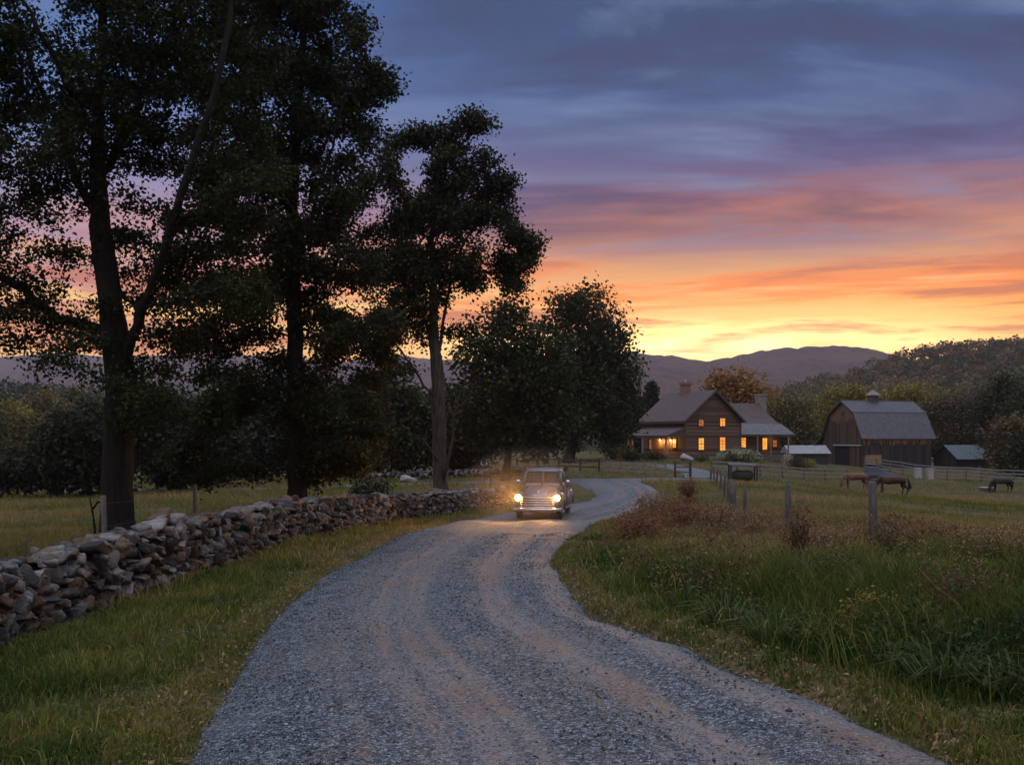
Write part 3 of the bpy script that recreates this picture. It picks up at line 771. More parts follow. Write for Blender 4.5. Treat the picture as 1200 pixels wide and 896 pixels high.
# wood behind the farmhouse and the barn
for (px, d, top, bot, w, col, lab) in [
    (858, 150, 430, 520, 72, G_OR, 'bare-ish orange tree rising behind the farmhouse roof'),
    (925, 170, 462, 540, 60, G_OL, 'olive tree behind the right chimney of the farmhouse'),
    (893, 190, 452, 530, 50, G_OR, 'brown autumn tree behind the farmhouse extension'),
    (955, 185, 468, 540, 56, G_OL, 'olive tree in the gap between house and barn'),
    (995, 175, 447, 540, 84, G_YE, 'golden yellow tree behind the left end of the barn ridge'),
    (1065, 180, 448, 540, 76, G_YE, 'greenish yellow tree behind the right end of the barn ridge'),
    (1040, 200, 455, 540, 60, G_OL, 'olive tree behind the barn cupola'),
    (1110, 175, 456, 548, 70, G_OL, 'brownish olive tree just right of the barn'),
    (1145, 170, 454, 545, 64, ((.06, .05, .028), (.12, .095, .045)), 'thin brown tree behind the small shed'),
    (1180, 150, 436, 540, 74, G_DK, 'tall dark green tree above the small shed'),
    (1222, 140, 440, 545, 90, G_DK, 'dark green tree cut by the picture edge behind the shed'),
    (1192, 128, 490, 556, 56, ((.05, .045, .02), (.14, .09, .03)), 'russet bushy tree at the right end of the small shed'),
    (1225, 118, 500, 562, 76, G_DK, 'low dark bushy tree beyond the right rail fence'),
    (730, 150, 470, 540, 44, G_DK, 'dark tree left of the farmhouse behind the porch'),
    (800, 185, 470, 540, 66, G_OL, 'olive tree hidden mostly behind the farmhouse gable')]:
    mid_tree('broadleaf_tree', lab, px, d, auto_blobs(px, top, bot, w, 10), 260, .5, 34, 1.0, *col, trunk_r=.35, group='wood behind the farm buildings')

def conifer(label, px, d, top, bot, w):
    base = at(px, d); root = empty('pine_tree', base); tag(root, label, 'tree')
    k = d / F; h = ZC - (top - HZ) * k - base[2]
    mb = MB(); mb.tube([(0, 0, -.2), (0, 0, h * .5), (0, 0, h * .97)], [.22, .13, .02], 7); mb.build('trunk', M['bark'], root, smooth=True)
    n = 330; t = rng.random(n) ** .8; r = w * k * .5 * (1 - t) ** .8 * (.55 + .5 * rng.random(n)); a = rng.random(n) * 6.28
    A = np.stack([r * np.cos(a), r * np.sin(a), h * (.08 + .9 * t)], 1)
    V, Fc, C = clump_leaves(A, 26, .33, .4, (.014, .024, .012), (.04, .05, .022), droop=.3)
    np_mesh('crown', V, [Fc], M['leaf'], root, col=C)
conifer('narrow pointed evergreen standing left of the farmhouse roof', 763, 142, 448, 536, 34)
conifer('shorter pointed evergreen between the porch and the tall round tree', 748, 138, 466, 538, 26)

# ------------------------------------------------------------------ shrubs
def shrub(name, label, px, d, w, h, c1, c2, n=900, leaf=.09, per=1, flowers=None, group=None, stems=14, cat='shrub', shape=.0, sink=0):
    """stems fanning from the ground, leaves filling a rounded body; w, h in metres"""
    base = at(px, d); root = empty(name, base); tag(root, label, cat, group)
    a = rng.random(stems) * 6.28; rr = w * .42 * np.sqrt(rng.random(stems))
    mb = MB()
    for k in range(stems):
        e = (rr[k] * math.cos(a[k]), rr[k] * math.sin(a[k]), h * (.45 + .5 * rng.random()))
        mb.tube([(e[0] * .1, e[1] * .1, -.1), (e[0] * .55, e[1] * .55, e[2] * .6), e], [.02 * max(1, h), .013 * max(1, h), .005], 4)
    mb.build('stem', M['stem'], root, smooth=True)
    v = unit(n) * (rng.random(n) ** .4)[:, None]; 
    lump = 1 + .25 * np.sin(v[:, 0] * 7 + 1) * np.cos(v[:, 1] * 6) + .12 * np.sin(v[:, 2] * 11)
    A = np.stack([v[:, 0] * w / 2 * lump, v[:, 1] * w / 2 * lump, h * .5 + v[:, 2] * h * .5 * lump], 1); A = A[A[:, 2] > 0]
    V, Fc, C = clump_leaves(A, per, leaf * .9, leaf, c1, c2, var=.6)
    np_mesh('foliage', V, [Fc], M['leaf'], root, col=C)
    if flowers:
        k, fc, fs = flowers
        v = unit(k); v[:, 2] = np.abs(v[:, 2]) ; v[:, 1] = -np.abs(v[:, 1]) * .9 + .1
        Pf = np.stack([v[:, 0] * w * .5, v[:, 1] * w * .5, h * .46 + v[:, 2] * h * .52], 1)
        V, Fc, C = clump_leaves(Pf, 12, fs * .45, fs * .55, fc, tuple(min(1, x * 1.2) for x in fc), flat=1)
        np_mesh('flower', V, [Fc], M['leaf'], root, col=C)
    return root

shrub('flowering_shrub', 'broad bush covered in cream white flower heads in front of the farmhouse gable', 866, 104, 4.9, 1.75, *G_MD, n=900, leaf=.2, per=3, flowers=(80, (.40, .38, .25), .28))
shrub('round_shrub', 'clipped dark green ball shrub at the right end of the farmhouse', 934, 106, 1.9, 1.55, (.02, .032, .014), (.05, .062, .025), n=700, leaf=.14, per=2)
shrub('round_shrub', 'yellowing rounded shrub beside the dark ball shrub', 947, 106, 1.9, 1.35, *G_YE, n=600, leaf=.15, per=2)
shrub('pale_shrub', 'small pale blossoming shrub touching the dark ball shrub', 924, 109, 1.3, 1.55, (.3, .24, .17), (.5, .42, .3), n=400, leaf=.14, per=2)
shrub('porch_shrub', 'low dark hedge-like bush under the lit porch', 766, 104, 2.9, .95, *G_DK, n=600, leaf=.17, per=2)
shrub('porch_shrub', 'rusty green bush at the dark end of the porch', 733, 105, 2.2, 1.9, *G_OL, n=600, leaf=.18, per=2)
shrub('porch_shrub', 'dark bush left of the rusty bush by the porch', 719, 108, 2.4, 1.5, *G_DK, n=600, leaf=.18, per=2)
shrub('porch_shrub', 'wide dark bush lying between lawn and porch corner', 742, 103, 2.3, 1.0, *G_DK, n=500, leaf=.18, per=2)
shrub('porch_shrub', 'tiny green bush under the gable windows', 822, 106, 1.8, .75, *G_MD, n=300, leaf=.16, per=2)
shrub('round_shrub', 'dark round bush behind the wall, left of a twin', 423, 40, 1.05, 1.35, (.014, .018, .009), (.035, .038, .018), n=700, leaf=.09, per=2)
shrub('round_shrub', 'slightly wider dark round bush behind the wall, right of its twin', 443, 40.6, 1.25, 1.45, (.014, .018, .009), (.04, .038, .018), n=700, leaf=.09, per=2)

TAN = ((.13, .085, .045), (.28, .18, .09)); RED = ((.12, .055, .03), (.25, .12, .055))
for (px, d, w, h, c, n, lab) in [
    (800, 25, 1.9, .95, RED, 1500, 'rust brown dry bush, widest of those beside the road bend'),
    (745, 21, 1.3, .8, RED, 1000, 'reddish brown dry bush nearest the gravel edge'),
    (842, 24, 1.5, .8, TAN, 1000, 'tan dry bush at the foot of the paired fence posts'),
    (770, 31, 1.7, .9, TAN, 900, 'tan dry bush on the inner verge behind the rust brown one'),
    (806, 37, .8, 1.3, ((.09, .04, .025), (.2, .09, .05)), 450, 'upright dead brown plant on the verge beyond the dry bushes'),
    (884, 22, 1.2, .7, TAN, 700, 'tan dry bush between the short post and the taller post'),
    (972, 15, 1.0, .5, TAN, 500, 'tan weedy bush left of the nearest fence post'),
    (1085, 15.5, 1.1, .6, RED, 500, 'low reddish weedy bush right of the nearest fence post'),
    (935, 13.5, .55, 1.0, ((.07, .035, .02), (.16, .08, .045)), 350, 'tall dark brown dead weed left of the nearest post'),
    (1042, 12.5, .7, .85, ((.07, .04, .02), (.15, .09, .05)), 350, 'dark seedy dead weed in front of the nearest post'),
    (1020, 8.9, .5, .42, G_YE, 350, 'small yellow flowering weed in the tall verge grass'),
    (1130, 8.6, 1.0, .6, ((.05, .04, .018), (.12, .08, .035)), 700, 'brownish leafy weed clump low on the verge, near the picture edge'),
    (1185, 11.5, 1.2, .7, TAN, 600, 'tan seed-headed weed clump at the picture edge'),
    (975, 10.8, 1.0, .5, ((.025, .04, .018), (.06, .075, .03)), 800, 'dark green leafy weed clump among the dry stalks')]:
    shrub('dry_shrub', lab, px, d, w, h, *c, n=n, leaf=.022 + d * .0009, per=4, group='weedy shrubs on the verge', stems=22)

# ------------------------------------------------------------------ grass
def blades(name, x, y, h, w, c1, c2, tvar, lean=.45, kind='stuff', z=None, parent=None, spread=None, off=(0, 0, 0), droop=.35):
    n = len(x); z = hgt(x, y) if z is None else z
    a = rng.random(n) * 6.283; b = rng.random(n) * 6.283 if spread is None else spread
    L = lean * (.2 + rng.random(n)) * h
    wxv = np.stack([np.cos(a), np.sin(a), 0 * a], 1) * (w / 2)[:, None]
    dv = np.stack([np.cos(b), np.sin(b), 0 * b], 1)
    p0 = np.stack([x, y, z - .01], 1)
    m = p0 + dv * (L * .35)[:, None]; m[:, 2] += h * .6
    t = p0 + dv * L[:, None]; t[:, 2] += h * (1 - droop * (L / h) ** 1.5)
    V = np.stack([p0 - wxv, p0 + wxv, m + wxv * .75, m - wxv * .75, t], 1).reshape(-1, 3) - np.array(off)
    i = np.arange(n) * 5
    tt = np.clip(tvar, 0, 1)
    C = tone(n, c1, c2, tt) if not callable(c1) else c1(n, tt)
    o = np_mesh(name, V, [np.stack([i, i + 1, i + 2, i + 3], 1), np.stack([i + 3, i + 2, i + 4], 1)], M['grass'], parent, col=np.repeat(C, 5, 0))
    return o

def scatter(n, d0, d1, p, u0, u1):
    """random ground points, denser near the camera; u = x/y range"""
    d = d0 + (d1 - d0) * rng.random(n) ** p
    x = (u0 + (u1 - u0) * rng.random(n)) * d
    return x, d

GR = [np.array(c) for c in ((.022, .048, .008), (.083, .110, .015), (.20, .165, .040), (.31, .205, .08))]
def grass_col(g):   # 0 green .. 1 straw
    def f(n, t):
        k = np.clip(t * 3, 0, 2.999); i = k.astype(int); fr = (k - i)[:, None]
        A = np.array(GR)
        return A[i] * (1 - fr) + A[i + 1] * fr
    return f

def weeds():
    # leafy forbs and dead stems tangled into the bank, in patches of one kind
    n = 5200; d = 5.2 + 24 * rng.random(n) ** 1.5; x = np.interp(d, ER[:, 1], ER[:, 0]) + 1.0 + 9.0 * rng.random(n) * np.clip(d / 14, .55, 1)
    k = rng.random(n) < np.clip((fbm(x, d, 1.5, 2) - .38) * 5, 0, 1); x, d = x[k], d[k]; n = len(x)
    h = (.22 + .5 * rng.random(n)) * (1 - .35 * smooth((d - 12) / 3)) * np.clip((x - np.interp(d, ER[:, 1], ER[:, 0])) / 2, .35, 1) * .9; z = hgt(x, d)
    kind = fbm(x + 31, d + 7, 1.9, 2) + rng.normal(size=n) * .05
    pal = np.array([(.035, .055, .02), (.05, .07, .022), (.10, .10, .03), (.13, .075, .035), (.09, .045, .025), (.16, .11, .05)])
    ki = np.clip(((kind - .28) * 12 + 2.6 * smooth((d - 9) / 6)).astype(int), 0, 5)
    per = 16; t = .25 + .75 * rng.random((n, per)); a = rng.normal(size=(n, 2)) * .12
    P = np.stack([x[:, None] + a[:, :1] * t + rng.normal(size=(n, per)) * .05, d[:, None] + a[:, 1:] * t + rng.normal(size=(n, per)) * .05, z[:, None] + h[:, None] * t], -1).reshape(-1, 3)
    V, Fc = leaf_cards(P, .055, up=.5, droop=-.3, aspect=.24)
    C = np.repeat(pal[ki] * (.7 + .6 * rng.random((n, 1))), per, 0) * (.8 + .4 * rng.random((n * per, 1)))
    tag(np_mesh('weeds', V, [Fc], M['leaf'], col=np.repeat(C, 4, 0)), kind='stuff')
    o = blades('weed_stems', x, d, h * 1.15, .007 + .0004 * d, (.06, .045, .022), (.17, .12, .06), rng.random(n), lean=.25, z=z); tag(o, kind='stuff')
weeds()

def tall_grass():
    # long arching seed-headed grass standing over the rest of the bank, and a little along the wall
    n = 17000; d = 4.6 + 26 * rng.random(n) ** 1.6; u = rng.random(n); right = u < .8
    xr = np.interp(d, ER[:, 1], ER[:, 0]) + .45 + 8.5 * rng.random(n) * np.clip(d / 13, .5, 1); xl = np.interp(d, EL[:, 1], EL[:, 0]) - .5 - 4 * rng.random(n)
    x = np.where(right, xr, xl); k = rng.random(n) < np.clip((fbm(x + 9, d, 1.1, 3) - .36) * 4, .04, 1); x, d, right = x[k], d[k], right[k]; n = len(x)
    l, dv = road_lat(x, d); k = (np.abs(l) > 1.15) & (dv > 1.1); x, d, right = x[k], d[k], right[k]; n = len(x)
    h = np.where(right, (.24 + .38 * rng.random(n) ** 1.3) * (1 - .5 * smooth((d - 12) / 3.5)), .16 + .22 * rng.random(n)); t = rng.random(n) * .7 + .25 * smooth((d - 8) / 10) + (fbm(x, d, 2, 2) - .5) * .5
    o = blades('tall_grass', x, d, h, (.006 + .004 * rng.random(n)) * (1 + .05 * d), grass_col(0), None, t, lean=.95, droop=.5); tag(o, kind='stuff')

def verge():
    x, y = scatter(520000, 3.6, 34, 1.7, -.66, .74)
    l, dv = road_lat(x, y)
    edge = np.abs(l)
    keep = (edge > .98 + .22 * (fbm(x, y, .9, 3) - .5)) & (dv > 1)
    # clumpy: thin out by noise, sparse beside the road
    cl = fbm(x, y, .55, 3)
    keep &= rng.random(len(x)) < np.clip((cl - .22) * 3.2, .25, 1) * np.clip((edge - .92) * 7, .22, 1)
    x, y, l, cl = x[keep], y[keep], l[keep], cl[keep]
    right = l > 0
    dist = np.abs(l) - 1
    big = fbm(x, y, 4.0, 3); mid = fbm(x + 40, y, 1.3, 2)
    tall = np.where(right, .10 + .42 * smooth((dist - .15) / .9) * (1 - .62 * smooth((y - 11.5) / 3.5)), .07 + .13 * smooth((dist - .1) / .8))
    h = tall * (.45 + .75 * rng.random(len(x))) * (.5 + 1.0 * cl)
    strawy = np.where(right, .24 + .66 * smooth((y - 9.5 - (mid - .5) * 8) / 7) * smooth((x - 1.6) / 2) , .30 + .32 * smooth((y - 12) / 10))
    t = strawy + (mid - .5) * .75 + (rng.random(len(x)) - .5) * .36 - .12
    t += np.where(dist < .22, .22, 0) + np.where(right, 0, .08) + (rng.random(len(x)) < .07) * .5
    w = (.0045 + .005 * rng.random(len(x))) * (1 + y * .055)
    tag(blades('verge_grass', x, y, h, w, grass_col(0), None, t, lean=.75), kind='stuff')
    # meadow and paddock further off
    x, y = scatter(230000, 14, 120, 1.35, -.66, .66)
    l, dv = road_lat(x, y)
    keep = (np.abs(l) > 1.02) & (dv > 1.05) & ~((y < 33) & (np.abs(x - 1) < 6.5)) 
    keep &= rng.random(len(x)) < np.clip((fbm(x, y, 2.2, 3) - .27) * 2.6, .06, 1)
    x, y = x[keep], y[keep]
    big = fbm(x, y, 9, 3); mid = fbm(x, y, 2.4, 2)
    h = (.10 + .16 * rng.random(len(x)) + .10 * (x < -3)) * (.5 + 1.1 * mid)
    t = .66 + (big - .5) * 1.0 + (mid - .5) * .5 + (rng.random(len(x)) - .5) * .3 + np.where(x < 0, .02, 0)
    w = (.006 + .006 * rng.random(len(x))) * (1 + y * .05)
    tag(blades('pasture_grass', x, y, h, w, grass_col(0), None, t, lean=.6), kind='stuff')
    # dry stalks with seed heads along the wire fence
    n = 6500; d = 8 + 28 * rng.random(n) ** 1.2
    xf = np.interp(d, [8, 16.4, 22, 29, 36], [6.2, 6.2, 6.2, 6.6, 7.2])
    x = xf + rng.normal(size=n) * np.interp(d, [8, 20, 36], [1.3, 1.5, 1.2]) - .6
    l, dv = road_lat(x, d); k = (l > 1.25) & (rng.random(n) < np.clip((fbm(x, d, 1.2, 2) - .3) * 3, .05, 1)); x, d = x[k], d[k]; n = len(x)
    h = .16 + .42 * rng.random(n) ** 2.6
    tag(blades('dry_stalks', x, d, h, .008 * (1 + d * .06), lambda n, t: tone(n, (.12, .065, .03), (.32, .20, .10), t), None, rng.random(n), lean=.25), kind='stuff')
    tip = np.stack([x, d, hgt(x, d) + h * .93], 1)
    V, Fc, C = clump_leaves(tip, 9, .035, .026, (.12, .07, .03), (.30, .20, .09))
    tag(np_mesh('seed_heads', V, [Fc], M['leaf'], col=C), kind='stuff')
    # straw and fallen leaves along the gravel edge
    n = 9000; d = 4.5 + 22 * rng.random(n) ** 1.6; sd = rng.random(n) < .6
    e = np.where(sd, np.interp(d, ER[:, 1], ER[:, 0]) + rng.normal(size=n) * .3 + .12, np.interp(d, EL[:, 1], EL[:, 0]) - np.abs(rng.normal(size=n)) * 1.1 - .05)
    Pp = np.stack([e, d, hgt(e, d) + .02], 1)
    V, Fc = leaf_cards(Pp, .05, up=3.0, aspect=.22)
    tag(np_mesh('leaf_litter', V, [Fc], M['leaf'], col=np.repeat(tone(n, (.10, .06, .03), (.36, .23, .11), rng.random(n) ** 1.5), 4, 0)), kind='stuff')
verge(); tall_grass()

for (px, d, r, n, lab) in [(905, 8.7, .36, 130, 'arching green sedge clump half way up the verge'), (1108, 6.9, .36, 150, 'largest arching sedge clump low on the verge'),
                           (1190, 6.5, .32, 110, 'sedge clump cut by the picture edge'), (850, 9.8, .34, 130, 'small sedge clump nearest the gravel')]:
    b = at(px, d); a = rng.random(n) * 6.283
    x = b[0] + np.cos(a) * .2 * rng.random(n); y = b[1] + np.sin(a) * .2 * rng.random(n); a = a + rng.normal(size=n) * .5
    o = blades('sedge_clump', x, y, r * (.7 + .6 * rng.random(n)), .011 + .008 * rng.random(n), (.028, .05, .012), (.10, .125, .035), rng.random(n), lean=1.5, spread=a, off=b, z=np.full(n, b[2]), droop=.3)
    o.location = b; tag(o, lab, 'grass clump', 'sedge clumps')
# ------------------------------------------------------------------ dry-stone wall
def ico_sub(n):
    import bmesh
    bm = bmesh.new(); bmesh.ops.create_icosphere(bm, subdivisions=n, radius=1)
    V = np.array([v.co[:] for v in bm.verts]); Fc = np.array([[v.index for v in f.verts] for f in bm.faces]); bm.free(); return V, Fc
ICO, ICOF = ico_sub(3)
def stone_mesh(C, S, A, tilt=.25):
    """many field stones: centres C, half sizes S (n,3), yaw A"""
    n = len(C); d = ICO
    # boxy superellipsoid with facets cut by random planes
    p = .5
    B = np.sign(d) * np.abs(d) ** p; B /= np.abs(B).max(1)[:, None] ** .35
    out = np.empty((n, len(d), 3))
    for i in range(n):
        v = B.copy()
        for k in range(9):
            q = unit(1)[0]; h = .42 + .36 * rng.random(); s = v @ q
            v -= q[None] * np.maximum(s - h, 0)[:, None] * .95
        v *= (1 + .05 * np.sin(v @ (unit(1)[0] * 7) + rng.random() * 6) + .035 * np.sin(v @ (unit(1)[0] * 13)))[:, None]
        v += rng.normal(size=v.shape) * .022
        out[i] = v * S[i]
    t = rng.normal(size=n) * tilt; c, s = np.cos(t)[:, None], np.sin(t)[:, None]
    x, z = out[..., 0] * c - out[..., 2] * s, out[..., 0] * s + out[..., 2] * c
    t = rng.normal(size=n) * tilt * .6; c, s = np.cos(t)[:, None], np.sin(t)[:, None]
    y, z = out[..., 1] * c - z * s, out[..., 1] * s + z * c
    ca, sa = np.cos(A)[:, None], np.sin(A)[:, None]
    out = np.stack([x * ca - y * sa, x * sa + y * ca, z], -1) + C[:, None]
    return out
def stone_mat():
    m, nt, b, out = new_mat('field_stone')
    at_ = N(nt, 'ShaderNodeAttribute', attribute_name='col'); tc = N(nt, 'ShaderNodeTexCoord').outputs['Object']
    n1 = noise_node(nt, tc, 9, 6, .65); n2 = noise_node(nt, tc, 3.2, 4); n3 = noise_node(nt, tc, 30, 4, .7)
    c = mixc(nt, 1.0, at_.outputs['Color'], ramp(nt, n1, [(.3, (.5, .48, .46)), (.55, (1, 1, 1)), (.75, (1.25, 1.22, 1.18))]), 'MULTIPLY')
    c = mixc(nt, ramp(nt, n2, [(.56, (0, 0, 0)), (.68, (.7, .7, .7))]), c, (.26, .27, .26))      # lichen
    c = mixc(nt, ramp(nt, n3, [(.62, (0, 0, 0)), (.75, (.55, .55, .55))]), c, (.06, .06, .05))
    nt.links.new(c, b.inputs['Base Color']); b.inputs['Roughness'].default_value = .85; b.inputs['Specular IOR Level'].default_value = .25
    bump(nt, b, math_(nt, 'ADD', n1, math_(nt, 'MULTIPLY', n3, .4)), 1.0, .06)
    return m
M['stone'] = stone_mat()
def stone_cols(n):
    t = rng.random(n); pal = np.array([(.085, .078, .071), (.125, .098, .075), (.12, .075, .045), (.18, .16, .14), (.04, .036, .032)])
    return pal[rng.integers(0, 5, n)] * (.7 + .7 * t)[:, None]
def wall(name, label, path, heights, thick=.62, cap_n=70, s0=.096, group=None):
    """path of (x, y), one height per path point"""
    P = resample(np.array(path, float), 300); H = np.interp(np.linspace(0, 1, 300), np.linspace(0, 1, len(heights)), heights)
    seg = np.r_[0, np.cumsum(np.hypot(*np.diff(P, axis=0).T))]; L = seg[-1]
    T = np.gradient(P, axis=0); T /= np.hypot(T[:, 0], T[:, 1])[:, None]
    base = np.array([P[0, 0], P[0, 1], gz(*P[0])])
    root = empty(name, base); tag(root, label, 'stone wall', group)
    f = lambda s: (np.interp(s, seg, P[:, 0]), np.interp(s, seg, P[:, 1]), np.interp(s, seg, H), np.interp(s, seg, T[:, 0]), np.interp(s, seg, T[:, 1]))
    # rubble heart
    ss = np.linspace(0, L, 160); x, y, h, tx, ty = f(ss); z = hraw(x, y)
    mb = MB(); rings = []
    for i in range(160):
        nx, ny = ty[i] * thick * .36, -tx[i] * thick * .36
        rings.append([(x[i] - nx - base[0], y[i] - ny - base[1], z[i] - .2 - base[2]), (x[i] + nx - base[0], y[i] + ny - base[1], z[i] - .2 - base[2]),
                      (x[i] + nx * .7 - base[0], y[i] + ny * .7 - base[1], z[i] + h[i] * .8 - base[2]), (x[i] - nx * .7 - base[0], y[i] - ny * .7 - base[1], z[i] + h[i] * .8 - base[2])])
    mb.loft(rings); mb.build('rubble_heart', pmat('wall_heart', (.05, .047, .043), (.02, .019, .018), .95, 6, bmp=.8, bdist=.05), root)
    C, S, A = [], [], []
    for side in (1, -1):
        if side == 1: rows = 1.0
        zrel = 0.02
        while zrel < 1.0:
            s = -.1; hs = (.65 + .7 * rng.random()) * s0
            while s < L:
                w = s0 * (.55 + 1.25 * rng.random() ** 1.8); hh = hs * (.7 + .75 * rng.random())
                x, y, h, tx, ty = f(s + w * .9)
                if zrel * 1.0 < h - .10:
                    batter = thick * (.5 - .12 * zrel / max(h, .3)) + rng.normal() * .035
                    C.append((x + ty * batter * side, y - tx * batter * side, gz(x, y) + zrel + hh * .8 + rng.normal() * .02))
                    S.append((w, .15 + .09 * rng.random(), hh) if rng.random() > .12 else (hh * 1.1, .16, min(w, .17))); A.append(math.atan2(ty, tx) + rng.normal() * .18)
                s += w * 1.72
            zrel += hs * 1.55
    C, S, A = np.array(C), np.array(S), np.array(A)
    V = stone_mesh(C - base, S, A, .3); n = len(C)
    Fc = (np.arange(n)[:, None, None] * len(ICO) + ICOF[None]).reshape(-1, 3)
    np_mesh('stone_courses', V.reshape(-1, 3), [Fc], M['stone'], root, smooth=False, col=np.repeat(stone_cols(n), len(ICO), 0))
    # big flat capstones: each lies loose on top
    s = 0.0; k = 0; cl = L / cap_n
    while s < L and k < 100:
        w = cl * (.35 + .42 * rng.random()); x, y, h, tx, ty = f(s + w)
        V1 = stone_mesh(np.array([(0, 0, 0)]), np.array([(w * 1.08, thick * (.36 + .2 * rng.random()), .075 + .075 * rng.random())]), np.array([math.atan2(ty, tx) + rng.normal() * .3]), .16)
        o = np_mesh('capstone', V1[0], [ICOF], M['stone'], root, smooth=True, col=np.repeat(stone_cols(1) * 1.15, len(ICO), 0))
        o.location = Vector((x + rng.normal() * .05, y + rng.normal() * .05, gz(x, y) + h + rng.normal() * .022)) - Vector(base)
        s += w * 1.85; k += 1
    return root
WP = [(-150, 9.5), (-70, 11.0), (0, 12.5), (100, 14.5), (180, 16.5), (270, 20), (370, 25.5), (450, 31), (520, 37), (588, 44)]
wall('stone_wall', 'long dry-stone wall of rough grey field stones following the gravel road', [(wx(p, d), d) for p, d in WP], [1.0, 1.02, .98, 1.05, 1.12, 1.0, .92, .78, .78, .82], cap_n=78)
wall('stone_wall', 'low tumbled stone wall in shade under the dark trees, beyond the pickup truck', [(wx(p, d), d) for p, d in [(420, 74), (500, 74), (580, 73), (640, 74), (662, 75)]], [.45, .55, .55, .5, .4], cap_n=24, s0=.2)

# boulders on the lawn
for px, d, s, lab, c in [(805, 105, .75, 'pale boulder at the near corner of the farmhouse', 1.9), (480, 70, .55, 'pale flat rock at the meadow edge under the trees', 1.7)]:
    b = at(px, d, s * .3); V = stone_mesh(np.zeros((1, 3)), np.array([(s * 1.2, s, s * .6)]), np.array([.4]))
    o = np_mesh('boulder', V[0], [ICOF], M['stone'], smooth=True, col=np.tile(np.array([.2, .18, .16]) * c, (len(ICO), 1))); o.location = b
    tag(o, lab, 'boulder')

# ------------------------------------------------------------------ fences
def post_mb(h, r, k=9, lean=(0, 0), square=False):
    mb = MB(); 
    if square: mb.tube([(0, 0, -.3), (lean[0] * .5, lean[1] * .5, h * .5), (lean[0], lean[1], h)], [r * 1.25] * 3, 4)
    else: mb.tube([(0, 0, -.3), (0, 0, 0), (lean[0] * .5, lean[1] * .5, h * .5), (lean[0], lean[1], h - .02), (lean[0], lean[1], h)], [r * 1.05, r * 1.05, r, r * .95, r * .8], k)
    return mb
def fence(name, label, pts, heights, r, mat, rails=(), rail_r=.05, wires=(), railmat=None, square=False, step=1, leans=None, cat='fence', flat=True):
    P = [at(p, d) for p, d in pts]; base = Vector(P[0]); root = empty(name, base); tag(root, label, cat)
    tops = []
    for i, p in enumerate(P):
        h = heights[i] if hasattr(heights, '__len__') else heights
        le = leans[i] if leans else (rng.normal() * .02, rng.normal() * .02)
        o = post_mb(h, r[i] if hasattr(r, '__len__') else r, lean=le, square=square).build('post', mat, root, smooth=not square)
        o.location = Vector(p) - base
        tops.append((Vector(p) - base, h, le))
    for i in range(len(P) - 1):
        a, ha, la = tops[i]; b, hb, lb = tops[i + 1]
        dirv = (b - a).normalized(); side = Vector((dirv.y, -dirv.x, 0)) * (r if not hasattr(r, '__len__') else r[i]) * 1.3
        for fz in rails:
            mb = MB(); s1, s2 = rng.normal() * .015, rng.normal() * .015
            A = a + Vector((0, 0, ha * fz + s1)) + side; B = b + Vector((0, 0, hb * fz + s2)) + side
            n = Vector((-dirv.y, dirv.x, 0)) * .02
            q = [A - Vector((0, 0, rail_r)) - n, A + Vector((0, 0, rail_r)) - n, A + Vector((0, 0, rail_r)) + n, A - Vector((0, 0, rail_r)) + n]
            mb.prism(q, B - A); mb.build('rail', railmat or mat, root)
        for fz in wires:
            A = a + Vector((la[0] * fz, la[1] * fz, ha * fz)) ; B = b + Vector((lb[0] * fz, lb[1] * fz, hb * fz))
            mid = (A + B) / 2 - Vector((0, 0, .05)); mb = MB(); mb.tube([A, mid, B], .0022 + .00005 * (A + base).y, 4); mb.build('wire', M['wire'], root, smooth=True)
    return root
fence('wire_fence', 'post and wire fence of round grey posts between the weedy verge and the horse paddock',
      [(1240, 11.0), (1025, 16.4), (923, 22), (873, 30.5), (858.5, 31.5), (855, 37), (849, 45), (845.5, 52), (840, 59), (837, 66), (833, 73)],
      [1.2, 1.2, 1.25, 1.05, 1.12, 1.15, 1.1, 1.1, 1.1, 1.1, 1.2], [.075, .075, .075, .06, .10, .08, .07, .065, .065, .06, .09], M['greywood'], wires=(.35, .62, .9),
      leans=[(0, 0), (-.04, .02), (.01, 0), (.0, .02), (.02, 0), (-.03, .02), (.02, 0), (-.05, .02), (.04, 0), (-.03, 0), (0, 0)])
fence('rail_fence', 'weathered split rail fence along the lawn in front of the lit porch', [(711, 77), (727, 77), (741, 77), (755, 77), (768, 77.5), (780, 78)], 1.0, .06, M['palewood'], rails=(.25, .58, .92), rail_r=.055, square=True)
fence('rail_fence', 'dark gateway with two heavy posts between the two pale rail fences', [(791, 75), (809, 75)], [1.35, 1.45], [.085, .11], M['darkwood'], rails=(.35, .62, .88), rail_r=.05, railmat=M['greywood'])
fence('rail_fence', 'long low rail fence crossing the yard from the hay feeder to the barn', [(834, 84), (864, 86), (891, 87), (917, 89), (942, 91), (967, 93), (992, 96)], 1.15, .07, M['greywood'], rails=(.3, .62, .95), rail_r=.06, square=True, railmat=M['palewood'])
fence('rail_fence', 'rail fence running from the barn corner out along the far side of the paddock', [(1013, 126), (1028, 121), (1043, 116), (1058, 112), (1072, 109), (1090, 106), (1110, 105), (1132, 104), (1150, 103.5), (1168, 103), (1188, 102.5), (1210, 102), (1240, 101)], 1.5, .08, M['greywood'], rails=(.2, .45, .7, .95), rail_r=.065, square=True, railmat=M['palewood'])
fence('rail_fence', 'dark rail fence in the shade of the tall round tree by the crossroad', [(606, 84), (630, 84), (655, 84), (680, 83), (702, 82)], 1.15, .07, M['darkwood'], rails=(.35, .85), rail_r=.06, square=True)
